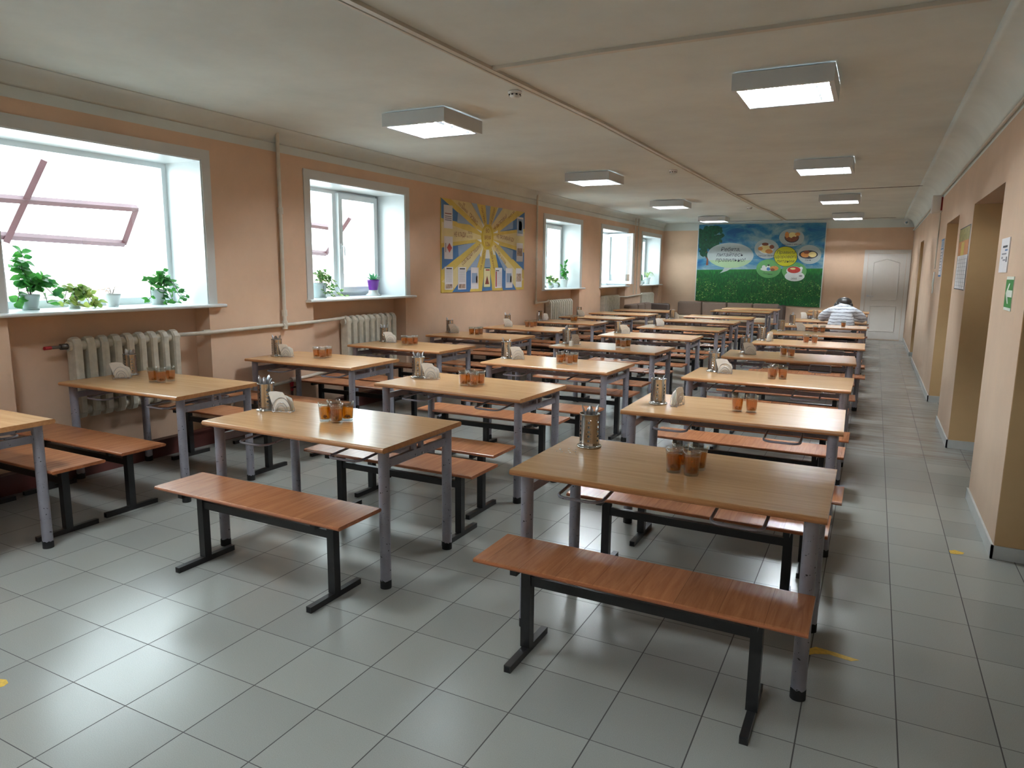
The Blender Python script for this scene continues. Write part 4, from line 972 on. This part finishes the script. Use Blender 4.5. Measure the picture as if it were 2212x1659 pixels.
# ------------------------------------------------------------------ mural banner on the far wall
def mural_mats():
    s = NT('mural_print'); v = s.obj(); sep = s.n('SeparateXYZ', ins={0: v}).outputs; x, z = sep[0], sep[2]
    cl = s.noise(s.map(v, (1.1, 1, 2.0), rot=(0, -.5, 0)), 1.5, 6, 0.6, 0.6)
    sky = s.ramp(cl, [(0.36, L(10, 84, 136)), (0.47, L(44, 116, 152)), (0.58, L(116, 150, 162)), (0.72, L(156, 172, 176))])
    sky = s.mix(s.math('MULTIPLY', s.math('SUBTRACT', 1.75, z, clamp=True), 1.6, clamp=True), sky, L(166, 178, 178))
    gn = s.noise(s.map(v, (3, 1, 1.2)), 9, 5, 0.65)
    g1 = s.ramp(gn, [(0.34, L(2, 62, 28)), (0.55, L(8, 92, 38)), (0.7, L(36, 128, 50))])
    g1 = s.mix(s.math('MULTIPLY', s.math('SUBTRACT', x, 0.55), 0.26, clamp=True), g1, L(6, 62, 38))
    band = s.math('MULTIPLY', s.math('SUBTRACT', z, 1.50), 3.2, clamp=True)
    g1 = s.mix(s.math('MULTIPLY', band, 0.6), g1, L(40, 150, 50))
    vo = s.n('TexVoronoi', ins={'Vector': s.map(v, (1, 0.001, 1.35)), 'Scale': 16.0, 'Randomness': 1.0}); dd = vo.outputs['Distance']
    rs = s.n('TexWhiteNoise', noise_dimensions='3D', ins={'Vector': vo.outputs['Color']}).outputs[0]
    ringm = s.math('MULTIPLY', s.math('LESS_THAN', s.math('ABSOLUTE', s.math('SUBTRACT', dd, 0.19)), 0.09), s.math('GREATER_THAN', rs, 0.62))
    v2 = s.n('TexVoronoi', ins={'Vector': s.map(v, (1, 0.001, 1.2)), 'Scale': 46.0}); sm = s.math('LESS_THAN', v2.outputs['Distance'], 0.24)
    zm = s.math('MULTIPLY', s.math('LESS_THAN', z, 1.38), s.math('GREATER_THAN', s.noise(v, 2.4, 2), 0.47))
    g1 = s.mix(s.math('MULTIPLY', s.math('MULTIPLY', s.math('MAXIMUM', ringm, sm), zm), 0.75), g1, L(150, 182, 96))
    hz = s.math('ADD', 1.62, s.math('MULTIPLY', x, 0.02))
    s.set(s.mix(s.math('GREATER_THAN', z, hz), g1, sky), 0.38)
    s = NT('mural_tree'); v = s.obj(); s.set(s.ramp(s.noise(v, 16, 5, .7), [(0.35, L(6, 52, 36)), (0.65, L(16, 88, 58)), (0.8, L(60, 130, 110))]), 0.4)
mural_mats()
plain('bubble_green', (150, 176, 136), 0.4, var=0.08, scale=3); plain('bubble_pale', (160, 170, 170), 0.4, var=0.04); plain('mural_yellow', (184, 182, 30), 0.4, var=0.05)
plain('mural_lime', (92, 152, 92), 0.4, var=0.08); plain('mural_white', (210, 214, 214), 0.4); plain('food_brown', (120, 66, 44), 0.5, var=.35, scale=40); plain('food_egg', (224, 206, 140), 0.5, var=.08); plain('food_red', (186, 58, 52), 0.5, var=.15, scale=30); plain('food_orange', (200, 132, 70), 0.5, var=.2, scale=30); plain('mural_teal', (120, 176, 160), .4, var=.05)
MY = FY - 0.03
r = thing('food_mural', 'large green and blue printed food mural hanging on the far wall', 'mural', (0, MY, 0))
def M5(X, Y, lay=0.0):
    p = at(1480 + X * 0.14919, 470 + Y * 0.14919, y=MY); return Vector((p.x, -lay, p.z))
tl, tr, br, bl = M5(195, 103), M5(2058, 72), M5(1955, 1303), M5(138, 1200)
bb = MB(); cs = [tl, tr, br, bl]; bb.add([(c.x, 0, c.z) for c in cs] + [(c.x, 0.006, c.z) for c in cs], [(0, 1, 2, 3), (7, 6, 5, 4), (0, 1, 5, 4), (1, 2, 6, 5), (2, 3, 7, 6), (3, 0, 4, 7)], 'mural_print'); bb.build('printed_sheet', r)
for p, q in ((tl, bl), (tr, br)):
    w_ = 0.022; sg = 1 if p is tl else -1
    bb = MB(); bb.add([(p.x - .004 * sg, -.001, p.z), (p.x + w_ * sg * .7, -.001, p.z), (q.x + w_ * sg * .7, -.001, q.z), (q.x - .004 * sg, -.001, q.z)], [(0, 1, 2, 3)], 'mural_white'); bb.build('white_border', r)
def mpoly(name, pts, mat, lay, bb_=None):
    q = [M5(x, y, lay) for x, y in pts]; b_ = bb_ or MB(); b_.poly([tuple(v) for v in q], mat)
    return b_.build(name, r) if bb_ is None else b_
def ell(cx, cy_, rx, ry, n=36): return [(cx + rx * math.cos(2 * PI * i / n), cy_ + ry * math.sin(2 * PI * i / n)) for i in range(n)]
# the tree: clumps of foliage and a forked trunk
bb = MB(); rn = random.Random(4)
for k in range(150):
    a = rn.uniform(0, 6.28); q = rn.random() ** .5; cx, cy_ = 355 + 195 * q * math.cos(a), 265 + 165 * q * math.sin(a)
    if rn.random() < .35: cx, cy_ = rn.uniform(210, 440), rn.uniform(330, 570)
    cx = max(212, cx); cy_ = max(150, cy_); rr = rn.uniform(20, 46)
    pts = [(max(200, cx + rr * rn.uniform(.7, 1.2) * math.cos(2 * PI * i / 9)), max(118, cy_ + rr * rn.uniform(.7, 1.2) * math.sin(2 * PI * i / 9))) for i in range(9)]
    mpoly('', pts, 'mural_tree', .0009 + k * .0000045, bb)
bb.build('printed_tree_crown', r)
bb = MB(); mpoly('', [(285, 380), (310, 380), (322, 500), (335, 600), (335, 690), (300, 690), (312, 600), (270, 540), (240, 500), (262, 505), (300, 540)], 'food_brown', .0008, bb); bb.build('printed_tree_trunk', r)
# speech bubble with tail
bb = MB(); mpoly('', ell(655, 548, 336, 182, 48), 'bubble_pale', .0016, bb); mpoly('', [(575, 715), (690, 725), (610, 770), (498, 808), (545, 765)], 'bubble_pale', .0016, bb)
mpoly('', [(x, y) for x, y in ell(655, 548, 334, 180, 48) if y > 600] , 'bubble_green', .0018, bb); bb.build('speech_bubble', r)
def mt(s_, X, Y, size, lay=.0026, nm='lettering', shear=0.22, mat='ink_dark', xs=1.0, rot=0.0):
    p = M5(X, Y); text_mesh(nm, s_, size, mat, r, Matrix.Translation((p.x, -lay, p.z)) @ Matrix.Rotation(PI / 2, 4, 'X') @ Matrix.Rotation(rot, 4, 'Z'), shear, xs=xs, bold=0.0015)
mt('Ребята,', 655, 462, 0.135); mt('питайтесь', 645, 540, 0.135); mt('правильно!', 650, 615, 0.135)
for (cx, cy_, rx, ry, m_) in ((1180, 455, 178, 142, 'bubble_pale'), (1543, 290, 182, 128, 'bubble_pale'), (1800, 535, 172, 138, 'bubble_pale'), (1208, 740, 178, 135, 'mural_lime'), (1580, 775, 178, 130, 'mural_lime')):
    mpoly('printed_disc', ell(cx, cy_, rx, ry), m_, .0014)
bb = MB(); mpoly('', ell(1455, 563, 172, 148), 'ink_dark', .0020, bb); mpoly('', ell(1455, 563, 166, 142), 'mural_yellow', .0023, bb); bb.build('yellow_disc', r)
mt('Правила', 1460, 505, 0.105, .003); mt('здорового', 1453, 568, 0.105, .003); mt('питания', 1450, 632, 0.105, .003)
def food(name, parts):
    bb = MB()
    for j, (cx, cy_, rx, ry, m_) in enumerate(parts): mpoly('', ell(cx, cy_, rx, ry, 20), m_, .0020 + .0003 * j, bb)
    bb.build(name, r)
food('fried_breakfast_picture', [(1170, 450, 110, 75, 'mural_white'), (1165, 455, 80, 60, 'food_egg'), (1090, 450, 35, 28, 'food_orange'), (1160, 385, 50, 22, 'food_brown'), (1255, 425, 35, 30, 'food_brown'), (1215, 490, 55, 32, 'food_orange')])
food('meat_breakfast_picture', [(1545, 290, 105, 72, 'ink_dark'), (1545, 285, 98, 64, 'food_brown'), (1555, 255, 60, 42, 'food_egg'), (1475, 250, 30, 45, 'food_orange'), (1630, 240, 38, 26, 'food_orange'), (1580, 300, 35, 26, 'food_brown')])
food('dinner_picture', [(1785, 535, 138, 62, 'ink_dark'), (1740, 535, 65, 42, 'food_orange'), (1760, 500, 45, 25, 'food_brown'), (1845, 535, 58, 40, 'food_egg')])
food('snack_picture', [(1200, 745, 110, 30, 'mural_white'), (1205, 735, 36, 40, 'mural_white'), (1205, 745, 26, 24, 'poster_blue'), (1207, 690, 16, 12, 'ink_dark'), (1140, 715, 28, 26, 'mural_white'), (1290, 735, 62, 34, 'food_orange'), (1265, 755, 30, 20, 'food_brown')])
food('soup_picture', [(1585, 850, 145, 72, 'mural_white'), (1580, 770, 115, 62, 'mural_white'), (1680, 735, 24, 24, 'mural_white'), (1575, 757, 96, 48, 'food_red'), (1560, 740, 40, 14, 'food_egg'), (1672, 845, 26, 14, 'ink_grey')])
for s_, X, Y, rt_ in (('Завтрак белый', 1168, 552, 0), ('Завтрак с мясом', 1540, 388, 0), ('Ужин', 1775, 617, .05), ('Полдник', 1195, 815, -.1), ('Обед', 1570, 885, .1)): mt(s_, X, Y, 0.055, .005, rot=rt_)

# ------------------------------------------------------------------ signs and papers on the right wall
def wall_sheet(name, label, cat, y0, y1, z0, z1, mat='card_white', t=0.006):
    r = thing(name, label, cat, (RX, (y0 + y1) / 2, (z0 + z1) / 2)); W_, H_ = y1 - y0, z1 - z0
    MB().box(-t, 0, -W_ / 2, W_ / 2, -H_ / 2, H_ / 2, mat).build('sheet', r)
    def mark(u0, u1, v0, v1, m_, bb_, lay=0.0):      # u runs left to right as read (towards -y)
        bb_.box(-t - .0006 - lay, -t - lay, W_ / 2 - u1 * W_, W_ / 2 - u0 * W_, -H_ / 2 + v0 * H_, -H_ / 2 + v1 * H_, m_)
    return r, mark, W_, H_, t
r, mk, W_, H_, t_ = wall_sheet('exit_sign', 'green exit arrow sign with white edges on the nearest right pier', 'sign', 3.415, 3.655, 1.322, 1.516, 'sign_white', 0.004)
bb = MB(); mk(0, 1, .09, .91, 'sign_green', bb); bb.build('green_field', r)
bb = MB(); X = -t_ - .0014
q = lambda u, v: (X, W_ / 2 - u * W_, -H_ / 2 + v * H_)
for pts in (((.30, .40), (.30, .60), (1.0, .60), (1.0, .40)), ((.10, .50), (.46, .80), (.60, .80), (.32, .50)), ((.10, .50), (.32, .50), (.60, .20), (.46, .20))): bb.poly([q(*p) for p in pts], 'sign_white')
bb.build('arrow', r)
r, mk, W_, H_, t_ = wall_sheet('notice_sheet', 'white landscape notice sheet above the green arrow sign', 'notice', 3.70, 4.00, 1.54, 1.747)
bb = MB(); mk(.25, .8, .72, .78, 'ink_dark', bb); mk(.55, .85, .62, .67, 'poster_blue', bb); mk(.2, .75, .52, .56, 'ink_grey', bb); mk(.2, .35, .40, .46, 'ink_grey', bb); mk(.4, .7, .34, .38, 'ink_grey', bb); mk(.78, .88, .3, .45, 'ink_dark', bb); bb.build('printed_text', r)
r, mk, W_, H_, t_ = wall_sheet('menu_board', 'tall menu board with food picture and printed table on the second right pier', 'notice board', 5.84, 6.68, 1.39, 1.955)
plain('menu_picture', (150, 140, 70), .5, var=.45, scale=25)
bb = MB(); mk(0, 1, .78, 1, 'menu_picture', bb); mk(0, 1, .55, .78, 'food_orange', bb); mk(.3, .6, .55, .76, 'poster_yellow', bb, .0006); bb.build('food_picture', r)
bb = MB(); [mk(.05 + .19 * k, .06 + .19 * k, .03, .52, 'ink_grey', bb) for k in range(6)]; [mk(.05, .95, .06 + .06 * k, .064 + .06 * k, 'ink_grey', bb) for k in range(8)]; bb.build('printed_table', r)
bb = MB(); [mk(*v_, 'ink_dark', bb, .0002) for v_ in ((0, 1, 0, .015), (0, 1, .985, 1), (0, .012, 0, 1), (.988, 1, 0, 1))]; bb.build('thin_frame', r)
r, mk, W_, H_, t_ = wall_sheet('information_board', 'small blue edged information board on the third right pier', 'notice board', 8.44, 8.82, 1.50, 1.95)
bb = MB(); [mk(*v_, 'poster_blue', bb) for v_ in ((0, 1, 0, .05), (0, 1, .72, .76), (.9, 1, 0, 1), (0, 1, .95, 1))]; mk(.1, .8, .78, .94, 'poster_paleblue', bb); bb.build('blue_border', r)
bb = MB(); [mk(.1, .7, .15 + .08 * k, .17 + .08 * k, 'ink_grey', bb) for k in range(7)]; bb.build('printed_text', r)
# worn yellow paint marks on the floor
for k, (pts, lb_) in enumerate((([(1738, 1404), (1762, 1397), (1800, 1408), (1856, 1426), (1838, 1428), (1790, 1413), (1760, 1412), (1744, 1415)], 'worn yellow arrow stroke on the floor beside the nearest aisle row table'),
      ([(2050, 1189), (2062, 1188), (2083, 1194), (2080, 1197), (2064, 1197), (2053, 1195)], 'worn yellow paint mark on the floor by the nearest right pier'), ([(-6, 1466), (14, 1468), (18, 1475), (8, 1482), (-6, 1486)], 'worn yellow paint mark on the floor at the left photo edge'))):
    q = [at(x, y, z=0.0008) for x, y in pts]; c_ = sum(q, Vector()) / len(q); bb = MB(); n_ = len(q)
    bb.add([tuple(v - c_) for v in q] + [tuple(v - c_ - Vector((0, 0, .0008))) for v in q], [list(range(n_)), list(range(n_, 2 * n_))[::-1]] + [(i, (i + 1) % n_, n_ + (i + 1) % n_, n_ + i) for i in range(n_)], 'yellow_paint')
    tag(bb.build('floor_mark', None, tuple(c_)), lb_, 'floor marking')

# ------------------------------------------------------------------ the person at the eighth aisle table
def skin_mesh(verts, edges, radii, mat, root=0, sub=2, name='body'):
    me = bpy.data.meshes.new(name); me.from_pydata(verts, edges, []); o = bpy.data.objects.new(name, me); COL.objects.link(o)
    md = o.modifiers.new('Skin', 'SKIN'); md.use_smooth_shade = True
    for i, rr in enumerate(radii): me.skin_vertices[0].data[i].radius = rr if hasattr(rr, '__len__') else (rr, rr)
    me.skin_vertices[0].data[root].use_root = True
    o.modifiers.new('Sub', 'SUBSURF').levels = sub; bpy.context.view_layer.update()
    m2 = bpy.data.meshes.new_from_object(o.evaluated_get(bpy.context.evaluated_depsgraph_get())); bpy.data.objects.remove(o)
    m2.materials.clear(); m2.materials.append(MATS[mat]); m2.polygons.foreach_set('use_smooth', [True] * len(m2.polygons)); m2.name = name
    return m2
def joinm(meshes):
    bm = bmesh.new()
    for m_ in meshes: bm.from_mesh(m_)
    me = bpy.data.meshes.new('body'); bm.to_mesh(me); bm.free()
    for q in meshes[0].materials: me.materials.append(q)
    me.polygons.foreach_set('use_smooth', [True] * len(me.polygons)); return me
PXc, PYc = 2.06, 11.52
r = thing('person', 'person with dark hair in striped pale jumper, seen from behind, leaning over the table', 'person', (PXc, PYc, 0))
V, Ed, Ra = [], [], []
def chain(start, pts, rads):
    prev = start
    for p, q in zip(pts, rads):
        V.append(p); Ra.append(q); k = len(V) - 1
        if prev is not None: Ed.append((prev, k))
        prev = k
    return prev
pel = chain(None, [(0, 0, 0.56)], [(0.17, 0.13)])
ch = chain(pel, [(0, -0.03, 0.68), (0, 0.01, 0.82), (0, 0.10, 0.91)], [(0.15, 0.11), (0.14, 0.09), (0.09, 0.07)])
nk = chain(ch, [(0.01, 0.20, 0.985), (0.01, 0.25, 1.01)], [0.055, 0.052])
hd = chain(nk, [(0.01, 0.29, 1.03), (0.01, 0.34, 1.03), (0.01, 0.38, 1.0)], [0.078, 0.086, 0.06])
for sx in (-1, 1):
    sh = chain(ch, [(sx * 0.17, 0.11, 0.875)], [0.050])
    el = chain(sh, [(sx * 0.27, 0.125, 0.835), (sx * 0.33, 0.17, 0.772)], [0.042, 0.036])
    wr = chain(el, [(sx * 0.25, 0.34, 0.757), (sx * 0.15, 0.44, 0.748)], [0.036, 0.026])
    hp_ = chain(pel, [(sx * 0.10, 0.05, 0.51)], [0.10])
    kn = chain(hp_, [(sx * 0.12, 0.25, 0.50), (sx * 0.13, 0.42, 0.485)], [0.085, 0.062])
    an = chain(kn, [(sx * 0.13, 0.42, 0.28), (sx * 0.13, 0.40, 0.10)], [0.055, 0.038]); chain(an, [(sx * 0.13, 0.45, 0.055), (sx * 0.135, 0.55, 0.04)], [0.036, 0.03])
bodym = skin_mesh(V, Ed, Ra, 'skin_tone', 0)
hands = []
for sx in (-1, 1):
    V, Ed, Ra = [], [], []
    w0 = chain(None, [(sx * 0.155, 0.435, 0.748), (sx * 0.13, 0.465, 0.743)], [(0.022, 0.015), (0.026, 0.013)]); pm = chain(w0, [(sx * 0.105, 0.495, 0.738)], [(0.030, 0.012)])
    hands.append(skin_mesh(V, Ed, Ra, 'skin_tone'))
    for k, (off, ln) in enumerate(((-0.024, .060), (-0.008, .070), (0.008, .066), (0.024, .052))):
        dx, dy = -sx * .62, .78; nx, ny = -dy * sx, dx * sx; b0 = (sx * 0.108 + nx * off * -1, 0.49 + ny * off * -1)
        V, Ed, Ra = [], [], []; chain(None, [(b0[0], b0[1], .740), (b0[0] + dx * ln * .45, b0[1] + dy * ln * .45, .745), (b0[0] + dx * ln * .8, b0[1] + dy * ln * .8, .735), (b0[0] + dx * ln, b0[1] + dy * ln, .722)], [.0085, .008, .0072, .006]); hands.append(skin_mesh(V, Ed, Ra, 'skin_tone', sub=1))
    V, Ed, Ra = [], [], []; chain(None, [(sx * 0.125, 0.465, .742), (sx * 0.095, 0.468, .735), (sx * 0.070, 0.478, .728)], [.011, .009, .0075]); hands.append(skin_mesh(V, Ed, Ra, 'skin_tone', sub=1))
# head features: nose, ears, mouth sit on the same body mesh
fb = MB()
for p, rr in (((0.01, 0.455, 0.985), .014), ((0.01, 0.44, 0.945), .012)): fb.lathe([(0.0, -rr), (rr * .8, -rr * .5), (rr, 0), (rr * .8, rr * .5), (0, rr)], 'skin_tone', 10, p)
for sx in (-1, 1): fb.lathe([(0.0, -.026), (.010, -.018), (.014, 0), (.010, .018), (0, .026)], 'skin_tone', 10, (0.01 + sx * .088, 0.33, 1.01))
allb = joinm([bodym] + hands + [fb.mesh('features')]); bo = bpy.data.objects.new('body', allb); COL.objects.link(bo); bo.parent = r
for sx in (-1, 1):
    MB().lathe([(0.0, -.008), (.007, -.004), (.009, 0), (.007, .004), (0, .008)], 'hair_dark', 10, (0.01 + sx * .033, .437, 1.015)).build('eye', r)
V, Ed, Ra = [], [], []
pel = chain(None, [(0, -0.02, 0.50)], [(0.215, 0.155)])
ch = chain(pel, [(0, -0.045, 0.60), (0, -0.04, 0.72), (0, 0.02, 0.84), (0, 0.10, 0.93)], [(0.235, 0.17), (0.225, 0.165), (0.195, 0.145), (0.14, 0.11)])
chain(ch, [(0.01, 0.175, 0.985), (0.01, 0.215, 1.005)], [0.075, 0.062])
for sx in (-1, 1):
    sh = chain(ch, [(sx * 0.185, 0.10, 0.885)], [0.086]); el = chain(sh, [(sx * 0.275, 0.12, 0.84), (sx * 0.335, 0.165, 0.775)], [0.077, 0.064]); chain(el, [(sx * 0.26, 0.31, 0.768), (sx * 0.18, 0.40, 0.755)], [0.050, 0.037])
jm = skin_mesh(V, Ed, Ra, 'striped_knit'); jo = bpy.data.objects.new('striped_jumper', jm); COL.objects.link(jo); jo.parent = r
V, Ed, Ra = [], [], []
pel = chain(None, [(0, -0.01, 0.535)], [(0.225, 0.115)])
for sx in (-1, 1): hp_ = chain(pel, [(sx * 0.13, 0.04, 0.53)], [0.112]); kn = chain(hp_, [(sx * 0.14, 0.24, 0.52), (sx * 0.14, 0.42, 0.49)], [0.10, 0.082]); chain(kn, [(sx * 0.135, 0.43, 0.28), (sx * 0.13, 0.41, 0.10)], [0.075, 0.065])
tm = skin_mesh(V, Ed, Ra, 'trousers_black'); to = bpy.data.objects.new('trousers', tm); COL.objects.link(to); to.parent = r
for sx in (-1, 1): MB().rbox(sx * 0.132 - .045, sx * 0.132 + .045, 0.36, 0.62, 0.0, 0.075, 0.03, 'black_paint').build('shoe', r)
V, Ed, Ra = [], [], []
chain(None, [(0.01, 0.225, 1.035), (0.01, 0.27, 1.055), (0.01, 0.335, 1.06), (0.01, 0.385, 1.045)], [(.105, .07), (.128, .095), (.128, .10), (.10, .07)]); hm = skin_mesh(V, Ed, Ra, 'hair_dark')
V, Ed, Ra = [], [], []
chain(None, [(-.075, .24, 1.035), (-.115, .26, .985), (-.13, .28, .94)], [.06, .045, .026]); h2 = skin_mesh(V, Ed, Ra, 'hair_dark', sub=1)
V, Ed, Ra = [], [], []
chain(None, [(.09, .24, 1.035), (.12, .26, .985), (.13, .28, .95)], [.058, .04, .024]); h3 = skin_mesh(V, Ed, Ra, 'hair_dark', sub=1)
hb = MB(); hb.lathe([(0.0, -.085)] + [(0.122 * math.cos(t_), 0.088 * math.sin(t_)) for t_ in [-1.2 + 2.6 * i / 12 for i in range(13)]] + [(0.0, 0.0885)], 'hair_dark', 28, (0.01, 0.285, 1.045), mod=lambda i, n, z: 1 + .02 * ((i * 7) % 3 - 1))
ho = bpy.data.objects.new('hair', joinm([hb.mesh('hair'), h2, h3])); COL.objects.link(ho); ho.parent = r

for m_ in bpy.data.materials:
    if m_.name in MATS: m_.use_backface_culling = False
